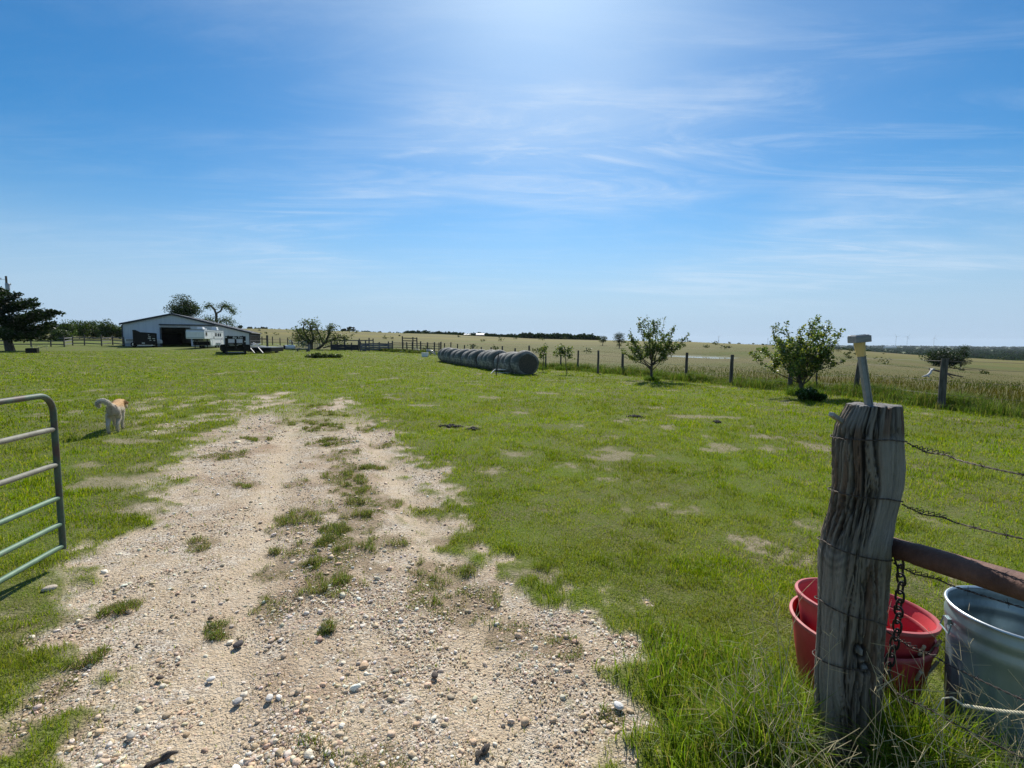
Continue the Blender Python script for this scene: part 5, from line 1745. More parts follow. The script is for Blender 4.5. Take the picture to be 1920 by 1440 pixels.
# ------------------------------------------------------------------ hay bales
def bale_mesh(seed, L_=.86, r=.66):
    n, prof = 64, [(.001, 0), (.2, .004), (.42, .0), (.50, .010), (.575, .05), (.622, .12), (.652, .24), (.67, .44), (.67, .78), (.652, .98), (.622, 1.10), (.575, 1.17), (.50, 1.21), (.42, 1.22), (.2, 1.216), (.001, 1.22)]
    V, F_ = [], []
    sq = random.Random(seed).uniform(.93, .98)
    ov = random.Random(seed).uniform(1.0, 1.035)
    for q, (rad, y) in enumerate(prof):
        for k in range(n):
            a = 2 * math.pi * k / n
            rr = rad / .67 * r * (1 + .07 * (float(vnoise(math.cos(a) * 2 + seed * 7, math.sin(a) * 2 + y * 2.5, 5)) - .5) + .012 * (float(vnoise(a * 9, y * 30, seed)) - .5))
            z = rr * math.sin(a)
            z = max(z, -r * .90) * sq
            V.append((rr * math.cos(a) * ov, y / 1.22 * L_ - L_ / 2, z + r * .88 * sq))
    m = len(prof)
    for i in range(m - 1):
        for k in range(n): F_.append((i * n + k, (i + 1) * n + k, (i + 1) * n + (k + 1) % n, i * n + (k + 1) % n))
    me = bpy.data.meshes.new('hay_bale'); me.from_pydata(V, [], F_); me.update()
    bm = bmesh.new(); bm.from_mesh(me); bmesh.ops.recalc_face_normals(bm, faces=bm.faces); bm.to_mesh(me); bm.free()
    me.polygons.foreach_set('use_smooth', [True] * len(me.polygons))
    tone = [((.125, .118, .10), (.25, .235, .205), (.09, .095, .08)), ((.115, .11, .10), (.23, .22, .195), (.085, .10, .085)), ((.14, .128, .108), (.27, .25, .215), (.10, .10, .085)), ((.11, .11, .098), (.235, .23, .205), (.14, .135, .125))][seed]
    tone = [tuple(min(1, k * f) for k in c) for c, f in zip(tone, (1.05, 1.35, 1.0))]
    me.materials.append(mat_plain('wrapped_hay', tone[0], tone[1], .85, scale=7, bump=1.0, bscale=30, stretch=(1, .4, 1), wear=(tone[2], .46, 1.6), lo=.4, hi=.6)); me.materials.append(M['hay_end'])
    idx = [1 if (p.index // n < 3 or p.index // n >= m - 4) else 0 for p in me.polygons]
    me.polygons.foreach_set('material_index', idx)
    return me


def build_bales():
    A, B = flat(982, 703), (-6.15, 43.5)
    A = (A[0] - .02, A[1] + .75)
    d = Vector((B[0] - A[0], B[1] - A[1], 0)); L_ = d.length; d.normalize()
    sp = .91; cnt = int(L_ / sp) + 1
    ms = [bale_mesh(s) for s in range(4)]
    ordn = ['nearest round bale showing its dark flat end face', 'second round bale, behind the nearest one', 'third round bale, behind the leaning dark stake', 'fourth round bale with a pale wrinkled wrap', 'fifth round bale, taller than its neighbours',
            'sixth round bale counted from the near end', 'seventh round bale counted from the near end', 'eighth round bale, in the middle of the long row', 'ninth round bale counted from the near end']
    for i in range(cnt):
        x, y = A[0] + d.x * sp * i, A[1] + d.y * sp * i
        o = bpy.data.objects.new('hay_bale', ms[i % 4] if i else ms[0]); col.objects.link(o)
        s = 1.0 + random.uniform(-.05, .05) + (.06 if i in (5, 6) else 0) - (.04 if i in (1, 2, 3) else 0)
        if i == 0: s = 1.05
        o.scale = (s, 1, s)
        o.location = (x + random.uniform(-.10, .10), y, h(x, y) - .03)
        o.rotation_euler = (0, 0, math.atan2(-d.x, d.y) + random.uniform(-.05, .05))
        k = cnt - i
        far = {1: 'farthest round bale at the end of the row', 2: 'second round bale from the far end of the row', 3: 'third round bale from the far end of the row', 4: 'fourth round bale from the far end of the row', 5: 'fifth round bale from the far end of the row', 6: 'sixth round bale from the far end of the row', 7: 'seventh round bale from the far end of the row'}
        setp(o, ordn[i] if i < 9 else far.get(k, 'the %s round bale counted from the near end' % ['tenth', 'eleventh', 'twelfth', 'thirteenth', 'fourteenth', 'fifteenth', 'sixteenth'][max(0, min(6, i - 9))]), 'hay bale', 'round hay bales in a long row')


build_bales()


def build_bale_rack():
    A, B = gp(925, 699), gp(962, 701)
    ctr = (A + B) / 2
    b = MB(); w = (B - A).length / 2
    b.tube([(-w, -.35, -.02), (-w * .72, .05, .17), (-w * .62, .1, .19), (w * .55, .1, .19), (w * .68, .05, .17), (w, -.35, -.02)], .032, 8)
    b.tube([(-w * .8, -.05, .02), (w * .8, -.05, .02)], .022, 6)
    o = b.build('pipe_rack', M['bone'], None, True); o.location = ctr
    setp(o, 'low white bent pipe rack lying in the grass by the nearest bales', 'rack')
    g_ = gp(930, 703); b = MB()
    b.tube([(0, 0, -.1), (.06, 0, .55), (.13, .02, 1.14)], .03, 6); b.box((.065, .03, .5), (.02, .05, 1.1), M=Matrix.Rotation(.115, 4, 'Y'))
    o = b.build('steel_stake', M['steel'], None, False); o.location = g_
    setp(o, 'leaning dark steel stake in front of the hay bales', 'stake')


build_bale_rack()


# ------------------------------------------------------------------ pasture fence
def build_field_fence():
    posts = [(1764, 672, 766, .085, 0), (1602, 668, 741, .075, 1), (1530, 684, 733, .03, 2), (1480, 681, 731, .08, 0), (1370, 665, 721, .07, 0), (1286, 661, 713, .065, 0), (1167, 661, 702, .07, 0), (1121, 657, 700, .06, 0), (1083, 657, 694, .055, 0),
             (1051, 665, 692, .05, 0), (1023, 662, 690.5, .05, 0)]
    g0 = gp(1023, 690)
    t = thing('wire_fence', 'long wire fence on dark wooden posts between the lawn and the pasture', 'fence', (g0.x, g0.y, 0))
    rr = random.Random(4); tops = []
    o0 = Vector((g0.x, g0.y, 0))
    prev = []
    for px, top, base, r, kind in posts:
        p = flat(px, base); p = Vector((p[0], p[1], h(*p)))
        ht = max(.9, at(px, top, p.y).z - p.z)
        ln = {1: .16}.get(kind, rr.uniform(-.02, .05)) * (1 if px > 1400 else .6)
        a, c = p - o0, p - o0 + Vector((ln * .8, 0, ht))
        b = MB(); n = 4 if kind == 2 else 9
        b.tube([a - Vector((0, 0, .1)), a.lerp(c, .3), a.lerp(c, .7) + Vector((rr.uniform(-.01, .01), 0, 0)), c], [r * 1.08, r, r * .97, r * .92], n)
        b.build('fence_post', M['steel'] if kind == 2 else M['post'], t, kind != 2)
        prev.append((a, c))
    # posts on behind the bales and one off to the right
    more = [(17.2, 3.2)]
    for q in more:
        a = Vector((q[0], q[1], h(*q))) - o0; c = a + Vector((.03, 0, 1.35)); b = MB(); b.tube([a, c], .08, 9); b.build('fence_post', M['post'], t, True); prev.insert(0, (a, c))
    far0, far1 = Vector((2.1, 31.5, 0)), Vector((-8.5, 57, 0))
    for k in range(1, 12):
        q = far0.lerp(far1, k / 11); q.z = h(q.x, q.y)
        a = q - o0; c = a + Vector((rr.uniform(-.05, .05), 0, rr.uniform(1.25, 1.5))); b = MB(); b.tube([a, c], .06, 8); b.build('fence_post', M['post'], t, True); prev.append((a, c))
    for f in (.28, .55, .8, .95):
        b = MB(); pts = [a.lerp(c, f) + Vector((0, .05, 0)) for a, c in prev]
        b.tube(pts, .0035, 4); b.build('wire', M['steel'], t)


build_field_fence()


# ------------------------------------------------------------------ barn
def build_barn():
    ps = R(22.3)
    FR = gx(470, 80.0); W_ = 16.9
    c, s = math.cos(ps), math.sin(ps)
    FLx, FLy = FR.x - W_ * c, FR.y - W_ * s
    zb = .42
    t = thing('barn', 'pale metal barn with a long right roof slope and a dark open doorway', 'barn', (FLx, FLy, zb), ps)
    dp, pk, eL, eR, eP = 18.0, 6.35, 3.35, 2.25, 4.95
    d0, d1, dh = 4.85, 8.72, 2.95                          # doorway
    b = MB(); T = .12
    sl = lambda x: eL + (eP - eL) * x / pk if x < pk else eP + (eR - eP) * (x - pk) / (W_ - pk)
    b.prism([(0, -.4), (d0, -.4), (d0, sl(d0)), (0, eL)], 0, T)
    b.prism([(d0, dh), (d1, dh), (d1, sl(d1)), (pk, eP), (d0, sl(d0))], 0, T)
    b.prism([(d1, -.4), (W_, -.4), (W_, eR), (d1, sl(d1))], 0, T)
    # sheet ribs
    for k in range(1, 56):
        x = k * .3
        if d0 - .2 < x < d1 + .05: z0 = dh + .32
        else: z0 = 0
        if x < W_: b.box((x, -.008, (z0 + sl(x) - .12) / 2), (.035, .02, sl(x) - .12 - z0))
    b.build('front_wall', M['siding'], t)
    b = MB(); b.box((T / 2, dp / 2 + T, 1.5), (T, dp, 3.6)); b.build('side_wall', M['siding'], t)
    b = MB(); b.prism([(0, -.4), (W_, -.4), (W_, eR), (pk, eP), (0, eL)], dp, dp + T); b.build('back_wall', M['siding'], t)
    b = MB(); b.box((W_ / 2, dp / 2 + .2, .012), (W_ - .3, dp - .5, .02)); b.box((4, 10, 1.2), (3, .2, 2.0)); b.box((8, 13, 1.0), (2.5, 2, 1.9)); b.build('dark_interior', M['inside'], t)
    # right side: open stalls behind bars, dark
    b = MB()
    for k in range(13): b.box((W_ - .06, .2 + k * 1.46, .92), (.11, .11, 2.65))
    for z in (.5, 1.0, 1.9): b.box((W_ - .02, dp / 2, z), (.05, dp, .09))
    for k in range(70):
        b.box((W_ - .03, .4 + k * .25, .75), (.03, .035, 2.2))
    b.build('stall_front', M['steel'], t)
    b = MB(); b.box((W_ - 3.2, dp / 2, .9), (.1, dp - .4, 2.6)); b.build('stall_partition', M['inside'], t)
    for nm, x0, z0, x1, z1 in (('roof', -.25, eL - .063, pk, eP), ('roof', pk, eP, W_ + .25, eR - .063)):
        b = MB()
        b.prism([(x0, z0 + .10), (x1, z1 + .10), (x1, z1 + .16), (x0, z0 + .16)], -.25, dp + .3)
        n = int(abs(x1 - x0) / .0 if False else (dp + .5) / .45)
        for k in range(n):
            y = -.22 + k * .45
            b.prism([(x0, z0 + .16), (x1, z1 + .16), (x1, z1 + .19), (x0, z0 + .19)], y, y + .05)
        b.build('roof', M['roof'], t)
    b = MB()
    b.prism([(-.27, eL - .16), (pk, eP - .08), (W_ + .27, eR - .16), (W_ + .27, eR + .09), (pk, eP + .165), (-.27, eL + .09)], -.31, -.25)
    b.box((.02, -.05, 1.4), (.14, .08, 3.6)); b.box((W_ - .05, -.05, .9), (.12, .08, 2.7)); b.box((d0 - .07, -.04, dh / 2), (.13, .07, dh)); b.box(((d0 + d1) / 2 + 1.6, -.12, dh + .42), (d1 - d0 + 3.6, .2, .16))
    b.build('trim', M['trim'], t)
    b = MB(); b.box(((d0 + d1) / 2, -.05, dh + .17), (d1 - d0, .06, .30)); b.build('door_header', mat_plain('header_metal', (.34, .33, .32), (.42, .41, .4), .5, scale=3), t)
    b = MB(); b.box((d1 + 1.72, -.09, dh / 2 + .08), (3.4, .05, dh + .2))
    for k in range(11): b.box((d1 + .15 + k * .31, -.12, dh / 2 + .08), (.035, .02, dh + .18))
    b.build('sliding_door', M['siding'], t)


build_barn()


# ------------------------------------------------------------------ vehicles by the barn
def wheel(t, c, r=.36, w=.24, rim=M['grey']):
    b = MB(); b.wheel(c, r, w); o = b.build('wheel', M['rubber'], t, True)
    b = MB(); b.disc(c, r * .56, w * .7); b.build('rim', rim, o, True)
    return o


def build_horse_trailer():
    ph = R(14)
    FRc = gx(385, 67.0)
    W_, L_ = 2.25, 8.0
    c, s = math.cos(ph), math.sin(ph)
    t = thing('horse_trailer', 'white gooseneck horse trailer with roof units parked by the barn door', 'trailer', (FRc.x - W_ * c, FRc.y - W_ * s, FRc.z - .02), ph)
    # local: x across, y toward the rear, nose at y = 0
    b = MB()
    top, nb, fl = 2.62, 1.36, .42
    def side(y): return None
    # body profile in y,z pushed along x: gooseneck nose then box
    prof = [(0, nb), (2.1, nb), (2.55, fl), (L_, fl), (L_, top), (.25, top), (0, top - .25)]
    n = len(prof)
    vs = [(0, y, z) for y, z in prof] + [(W_, y, z) for y, z in prof]
    fs = [tuple(range(n)), tuple(range(2 * n - 1, n - 1, -1))] + [((i + 1) % n, i, n + i, n + (i + 1) % n) for i in range(n)]
    b.add(vs, fs)
    o = b.build('body', M['white'], t); bevel(o, .06, 3)
    b = MB(); b.box((W_ / 2, -.012, nb + .2), (W_ - .1, .02, .05)); b.box((W_ / 2, L_ / 2, top + .02), (W_ + .04, L_ - .2, .05)); b.box((W_ + .02, L_ / 2 + 1, 1.42), (.03, L_ - 2.2, .05)); b.box((W_ + .02, L_ / 2, top - .2), (.02, L_ - .6, .06))
    b.build('trim_strip', M['grey'], t)
    for y, zz, w, hh in ((.75, 2.05, .55, .42), (4.3, 2.0, .22, .42), (4.75, 2.0, .22, .42), (5.6, 1.98, .55, .40), (6.5, 1.98, .5, .40)):
        b = MB(); b.box((W_ + .015, y, zz), (.03, w, hh)); wn = b.build('window', M['glass'], t)
        b = MB(); q = .04
        o_ = [(y - w / 2 - q, zz - hh / 2 - q), (y + w / 2 + q, zz - hh / 2 - q), (y + w / 2 + q, zz + hh / 2 + q), (y - w / 2 - q, zz + hh / 2 + q)]; i_ = [(y - w / 2, zz - hh / 2), (y + w / 2, zz - hh / 2), (y + w / 2, zz + hh / 2), (y - w / 2, zz + hh / 2)]
        b.add([(W_ + .034, *p) for p in o_ + i_], [(k, (k + 1) % 4, 4 + (k + 1) % 4, 4 + k) for k in range(4)]); b.build('frame', M['grey'], wn)
    b = MB(); b.box((W_ + .012, 3.3, 1.35), (.03, .75, 1.8)); dr = b.build('door', M['white'], t)
    b = MB(); b.box((W_ + .04, 3.6, 1.6), (.04, .16, .3)); b.build('handle', M['steel'], dr)
    b = MB(); b.box((W_ + .02, 7.1, 1.55), (.012, .9, .06), M=Matrix.Rotation(.3, 4, 'X')); b.box((W_ + .02, 6.9, 1.35), (.012, 1.2, .06), M=Matrix.Rotation(.45, 4, 'X')); b.build('stripe', mat_plain('mauve_stripe', (.34, .28, .36), (.42, .36, .44), .5, scale=3), t)
    for y, sx, hh in ((1.35, 1.0, .30), (6.9, .8, .45)):
        b = MB(); b.box((W_ / 2 + .3, y, top + .05 + hh / 2), (.8, sx, hh), taper=.8); o = b.build('air_conditioner', M['white'], t); bevel(o, .05, 3)
    b = MB(); b.box((W_ / 2, 3.6, top + .12), (.5, .6, .16), taper=.8); b.build('roof_vent', M['white'], t)
    for y in (5.0, 6.0): wheel(t, (W_ - .12, y, .36)); wheel(t, (.12, y, .36))
    b = MB(); b.box((W_ + .05, 5.5, .80), (.16, 2.1, .08)); b.build('fender', M['grey'], t)
    b = MB(); b.box((W_ / 2, .9, nb - .12), (.9, 1.3, .2)); b.tube([(W_ / 2, .6, nb - .1), (W_ / 2, .6, .62)], .08, 8); b.box((W_ / 2, 2.3, .75), (W_ - .2, .3, .5)); b.build('hitch', M['black'], t)
    for x in (.35, W_ - .35):
        b = MB(); b.tube([(x, 2.1, nb), (x, 2.1, .0)], .06, 8); b.box((x, 2.1, .02), (.25, .25, .04)); b.build('jack_leg', M['black'], t)


build_horse_trailer()


def build_flatbed_trailer():
    Y0 = 51.0
    g_ = gx(443, Y0)
    t = thing('gooseneck_trailer', 'black gooseneck flatbed trailer with its arched neck facing the lawn', 'trailer', (g_.x, g_.y, g_.z), R(31))
    b = MB()
    w = .82
    for s in (-1, 1):
        b.tube([(s * w, 1.9, .85), (s * w, 1.2, .95), (s * w * .98, .55, 1.72), (s * w * .8, .1, 1.86)], .15, 4); b.box((s * w, .35, 1.4), (.22, .3, .95)); b.box((s * w, .25, .5), (.13, .13, 1.0))
    b.box((0, .1, 1.78), (2 * w + .2, .24, .30)); b.box((0, .5, 1.72), (2 * w, .9, .12))
    b.box((0, 1.55, .78), (2.1, .12, .42)); b.tube([(0, .35, 1.7), (0, .35, .62)], .09, 8)
    b.build('neck', M['black'], t)
    b = MB(); b.box((0, 1.25, 1.02), (1.3, .5, .42)); o = b.build('tool_box', M['black'], t); bevel(o, .03)
    b = MB(); b.box((-.38, .99, 1.10), (.42, .01, .06)); b.box((.38, .99, 1.10), (.42, .01, .06)); b.box((-.15, .99, .97), (.8, .01, .05)); b.build('reflector_tape', M['plate'], t)
    b = MB()
    b.box((0, 5.6, .80), (2.5, 7.6, .20)); b.box((0, 1.72, .70), (2.7, .5, .72))
    for s in (-1, 1): b.box((s * 1.22, 5.6, .80), (.12, 7.6, .30))
    b.box((-1.25, 2.0, .70), (.35, .6, .5)); b.box((1.25, 2.0, .70), (.35, .6, .5))
    b.build('deck', M['black'], t)
    for y in (5.6, 6.6):
        for x in (-1.05, 1.05): wheel(t, (x, y, .38))
    for s in (-1, 1):
        b = MB(); b.box((s * .95, 1.5, .30), (.11, .11, .95)); b.box((s * .95, 1.5, -.01), (.25, .25, .05)); b.build('jack_leg', M['black'], t)
    b = MB(); b.box((0, 1.48, .22), (1.8, .08, .08)); b.build('cross_bar', M['grey'], t)
    for s in (-1, 1):
        b = MB(); b.disc((s * .85, -.03, 1.80 if s < 0 else 1.38), .07, .02, 'Y'); b.build('marker_light', M['plate'], t, True)
    f = bpy.data.curves.new('lettering', 'FONT'); f.body = 'Big Tex'; f.size = .30; f.extrude = .004; f.align_x = 'CENTER'; f.shear = .2
    fo = bpy.data.objects.new('tmp', f); col.objects.link(fo)
    dg = bpy.context.evaluated_depsgraph_get(); dg.update(); me = bpy.data.meshes.new_from_object(fo.evaluated_get(dg)); bpy.data.objects.remove(fo, do_unlink=True)
    me.transform(Matrix.Translation((.18, -.028, 1.69)) @ Matrix.Rotation(R(90), 4, 'X')); me.materials.clear()
    link('lettering', me, M['white'], t)


build_flatbed_trailer()


def build_pickup_and_cargo():
    # white pickup standing crosswise, mostly hidden
    Y0 = 74.0; a, c = gx(236, Y0 - 3.0), gx(306, Y0 - .4)
    d = Vector((c.x - a.x, c.y - a.y, 0)); ang = math.atan2(d.y, d.x)
    t = thing('pickup_truck', 'white pickup truck mostly hidden behind the black covered trailer', 'truck', (a.x, a.y, a.z), ang)
    L_ = d.length
    b = MB()
    # long lower body, bed at local x=0, hood at the far end
    b.prism([(0, .55), (L_, .55), (L_, .95), (L_ - .15, 1.12), (L_ - 1.5, 1.22), (L_ * .38, 1.22), (0, 1.22)], 0, 1.9)
    o = b.build('body', M['white'], t); bevel(o, .06, 3)
    b = MB(); b.prism([(L_ * .36, 1.2), (L_ - 1.45, 1.2), (L_ - 2.0, 1.85), (L_ * .42, 1.88)], .12, 1.78); o = b.build('cab', M['white'], t); bevel(o, .06, 3)
    for y in (.105, 1.795):
        b = MB(); b.prism([(L_ * .46, 1.27), (L_ - 1.7, 1.27), (L_ - 2.1, 1.76), (L_ * .47, 1.78)], y - .01, y + .01); b.build('window', M['glass'], t)
    for x in (1.0, L_ - 1.0):
        for y in (.12, 1.78):
            b = MB(); b.wheel((x, y, .40), .40, .25, 'Y'); w = b.build('wheel', M['rubber'], t, True); b = MB(); b.disc((x, y, .40), .23, .2, 'Y'); b.build('rim', M['chrome'], w, True)
    for y in (.2, 1.5):
        b = MB(); b.box((L_ + .005, y + .1, .92), (.05, .3, .2)); b.build('headlight', M['glass'], t)
    b = MB(); b.box((L_ * .16, -.012, 1.02), (L_ * .26, .02, .30)); b.build('bed_shade', M['grey'], t)  # grey sheet colours in the shade on the white bed's side
    b = MB(); b.box((L_ - 1.75, -.14, 1.36), (.14, .2, .2)); b.build('side_mirror', M['black'], t)
    # black covered cargo trailer in front of it
    Y1 = 68.5; g0, g1 = gx(251, Y1), gx(296, Y1)
    W_ = 2.72
    t = thing('cargo_trailer', 'black covered cargo trailer with a striped flag decal, in front of the white pickup', 'trailer', (g0.x, g0.y, g0.z), R(36))
    b = MB()
    b.prism([(0, .5), (W_, .5), (W_, 1.95), (W_ * .93, 2.02), (W_ * .3, 2.12), (W_ * .12, 2.42), (0, 2.42)], 0, 3.6)
    o = b.build('body', M['black'], t); bevel(o, .05, 3)
    b = MB(); b.prism([(-.03, 2.44), (W_ * .12, 2.45), (W_ * .31, 2.15), (W_ * .94, 2.05), (W_ + .02, 1.97), (W_ + .02, 1.90), (W_ * .93, 2.0), (W_ * .3, 2.1), (W_ * .11, 2.38), (-.03, 2.36)], -.04, 3.64)
    b.build('cover', M['tarp'], t)
    b = MB(); b.box((W_ / 2, -.02, .60), (W_ - .1, .08, .22)); b.box((W_ * .5, 1.5, .42), (W_ * .8, 2.4, .12)); b.build('bumper', M['black'], t)
    b = MB(); b.box((W_ * .5, -.075, .33), (W_ * .66, .05, .07)); b.build('step_bar', M['chrome'], t)
    b = MB(); b.box((W_ * .42, -.07, .62), (.33, .012, .15)); b.build('licence_plate', M['plate'], t)
    b = MB()
    for x, z, w in ((.66, 1.78, .14), (.69, 1.50, .26), (.68, 1.28, .34), (.72, 1.03, .20), (.86, 1.26, .30), (.88, .98, .2)):
        b.box((W_ * x, -.018, z), (w, .012, .085), M=Matrix.Rotation(.16, 4, 'Y'))
    b.build('flag_decal', M['plate'], t)
    for x in (.12, W_ - .12):
        b = MB(); b.wheel((x, .9, .38), .38, .26); w = b.build('wheel', M['rubber'], t, True); b = MB(); b.disc((x, .9, .38), .2, .27); b.build('rim', M['grey'], w, True)


build_pickup_and_cargo()


# ------------------------------------------------------------------ low trailer, pipes and clutter right of the barn
def solo(name, label, cat, px, base, fn, mat, rz=0.0, group=None, Y=None, smooth_f=False):
    g_ = gp(px, base) if Y is None else gx(px, Y)
    b = MB(); fn(b, g_.y / F)
    o = b.build(name, mat, None, smooth_f); o.location = g_; o.rotation_euler = (0, 0, rz)
    return setp(o, label, cat, group)


def build_clutter():
    g_ = gx(487, 56.0); k = 56 / F
    t = thing('utility_trailer', 'low grey deck trailer with two ramp bars slanting to the lawn, beside the black trailer', 'trailer', g_, R(5))
    b = MB(); b.box((.2, 1.2, .66), (2.7, 3.6, .10)); b.build('deck', M['grey'], t)
    b = MB(); b.box((.2, 1.2, .40), (2.66, 3.56, .42)); b.box((.2, -.62, .36), (2.5, .1, .4)); b.build('frame', M['black'], t)
    for x in (-.75, .15):
        b = MB(); b.beam((x, -.7, .66), (x + .75, -1.3, .06), .08, .06); b.build('ramp', M['bone'], t)
    for x in (-1.0, 1.4): wheel(t, (x, 1.2, .34), .34)
    def pipes(b, k):
        b.tube([(-.9, 0, .0), (.5, .3, .35)], .05, 8); b.tube([(-.6, .4, .3), (.8, 0, .02)], .05, 8); b.tube([(-.2, -.2, .45), (.3, .4, .05), (.9, .6, .05)], .045, 8); b.tube([(-.9, .3, .02), (.9, .35, .05)], .05, 8)
    o = solo('pipe_pile', 'jumble of white pipes lying on the low grey trailer deck', 'pipes', 480, 655, pipes, M['bone'], .1, Y=56.8, smooth_f=True); o.location.z = g_.z + .75
    # pole gate post by the lean-to
    g_ = gx(502, 74); b = MB(); b.box((0, 0, .9), (.22, .2, 2.0)); b.box((-.75, 0, 1.35), (1.4, .08, .12)); o = b.build('hitching_post', M['steel'], None); o.location = g_; setp(o, 'black square post with one rail right of the barn stalls', 'post')
    solo('barrel', 'white plastic barrel lying on the grass behind the low trailer', 'barrel', 543, 655, lambda b, k: b.tube([(-.75, 0, .3), (-.7, 0, .3), (.7, 0, .3), (.75, 0, .3)], [.2, .3, .3, .2], 14), M['white'], .1, smooth_f=True)
    solo('scrap_plate', 'dark curved scrap sheet left of the white barrel', 'scrap', 527, 653, lambda b, k: b.beam((-.7, 0, .55), (.5, .1, .15), .5, .05), M['steel'], .2)
    solo('old_tyre', 'small dark tyre on its side next to the white barrel', 'tyre', 533, 655, lambda b, k: b.wheel((0, 0, .3), .3, .2), M['rubber'], .5)
    solo('lantern_post', 'short post topped by a pale cap among the clutter', 'post', 544, 652, lambda b, k: (b.tube([(0, 0, 0), (0, 0, .95)], .05, 6), b.box((0, 0, 1.05), (.26, .2, .22))), M['bone'])
    solo('timber_post', 'dark leaning timber post with a crossbar before the old tree', 'post', 549, 655, lambda b, k: (b.beam((0, 0, -.1), (-.1, 0, 1.25), .16, .14), b.beam((-.55, 0, .85), (.1, 0, .9), .1, .1)), M['boards'])
    solo('lumber_pile', 'two dark planks propped beside the leaning timber post', 'lumber', 556, 655, lambda b, k: (b.beam((-.4, 0, .9), (.5, .2, .7), .2, .05), b.beam((-.4, 0, .3), (.6, .1, .1), .25, .06)), M['boards'])
    def panel(w, hh, bars, verts, r=.025):
        def f(b, k):
            for i in range(bars): b.tube([(-w / 2, 0, .1 + (hh - .1) * i / (bars - 1)), (w / 2, 0, .1 + (hh - .1) * i / (bars - 1))], r, 6)
            for i in range(verts): b.tube([(-w / 2 + w * i / (verts - 1), 0, 0), (-w / 2 + w * i / (verts - 1), 0, hh)], r, 6)
        return f
    solo('livestock_gate', 'thin pale upright bar gate left of the dark livestock cage', 'gate', 566, 655.5, panel(1.4, 1.1, 2, 8, .02), M['grey'])
    def cage(b, k):
        for y in (0, 1.0):
            for i in range(6): b.tube([(-.9, y, .1 + i * .24), (.9, y, .1 + i * .24)], .022, 5)
            for i in range(9): b.tube([(-.9 + i * .225, y, 0), (-.9 + i * .225, y, 1.35)], .018, 5)
        for x in (-.9, .9):
            for i in range(6): b.tube([(x, 0, .1 + i * .24), (x, 1, .1 + i * .24)], .022, 5)
    solo('livestock_cage', 'dark green barred livestock cage under the old gnarled tree', 'cage', 584, 654.5, cage, mat_plain('green_steel', (.05, .075, .075), (.09, .115, .11), .6, scale=8))
    solo('low_bench', 'low pale plank bench with a dark upright before the livestock cage', 'bench', 567, 659, lambda b, k: (b.box((0, 0, .32), (1.6, .4, .08)), b.box((-.6, 0, .14), (.08, .3, .28)), b.box((.6, 0, .14), (.08, .3, .28)), b.box((.85, 0, .45), (.22, .2, .9))), M['boards'])
    solo('feed_trough', 'white rectangular water trough on the grass left of the bales', 'trough', 797, 669, lambda b, k: (b.box((0, 0, .2), (.62, .45, .36), taper=1.06), b.box((0, 0, .395), (.68, .5, .04))), M['white'])
    def loop(b, k):
        b.tube([(-.5, 0, 0), (-.45, 0, .35), (-.2, 0, .52), (.1, 0, .48), (.35, 0, .3), (.45, 0, .0)], .05, 8); b.tube([(-.2, .1, .05), (.05, 0, .32), (.35, .1, .1)], .07, 8); b.box((-.35, .3, .5), (.5, .3, .25))
    solo('bent_hoop', 'pale bent hoop and dark box beside the farthest bale', 'scrap', 809, 666, loop, M['grey'], .0, smooth_f=True)
    def sticks(b, k):
        b.beam((-1.5, 0, .12), (.2, 0, .1), .1, .08); b.beam((.1, 0, .0), (.45, 0, .55), .07, .07); b.beam((.5, .3, .45), (1.5, .1, .12), .09, .07); b.beam((-1.0, .2, .2), (.9, -.1, .05), .08, .06)
    solo('brush_pile', 'low pile of bleached boards and sticks left of the white trough', 'wood pile', 772, 661, sticks, M['dead'])
    # black fire box and pale frame near the cedar
    solo('fire_box', 'black square metal box on the lawn under the cedar', 'box', 61, 662, lambda b, k: (b.box((0, 0, .24), (.86, .7, .48)), b.box((.05, -.05, .49), (.72, .6, .03))), M['black'], .5)
    def frame(b, k):
        b.tube([(-.75, 0, .42), (.1, .1, .62)], .035, 6); b.tube([(-.05, -.2, .18), (1.2, .1, .55)], .04, 6); b.tube([(-.75, 0, .42), (-.05, -.2, .18)], .035, 6); b.tube([(-.25, .02, .53), (.45, -.1, .32)], .03, 6); b.tube([(.1, .1, .62), (1.2, .1, .55)], .02, 6)
        b.tube([(-.6, 0, .45), (-.6, 0, 0)], .03, 6); b.tube([(1.0, .1, .5), (1.1, .1, 0)], .03, 6)
    solo('pole_frame', 'pale yellowish ladder-like frame lying behind the black metal box', 'frame', 70, 657, frame, mat_plain('pale_pole', (.6, .56, .38), (.72, .68, .5), .6, scale=9))


build_clutter()


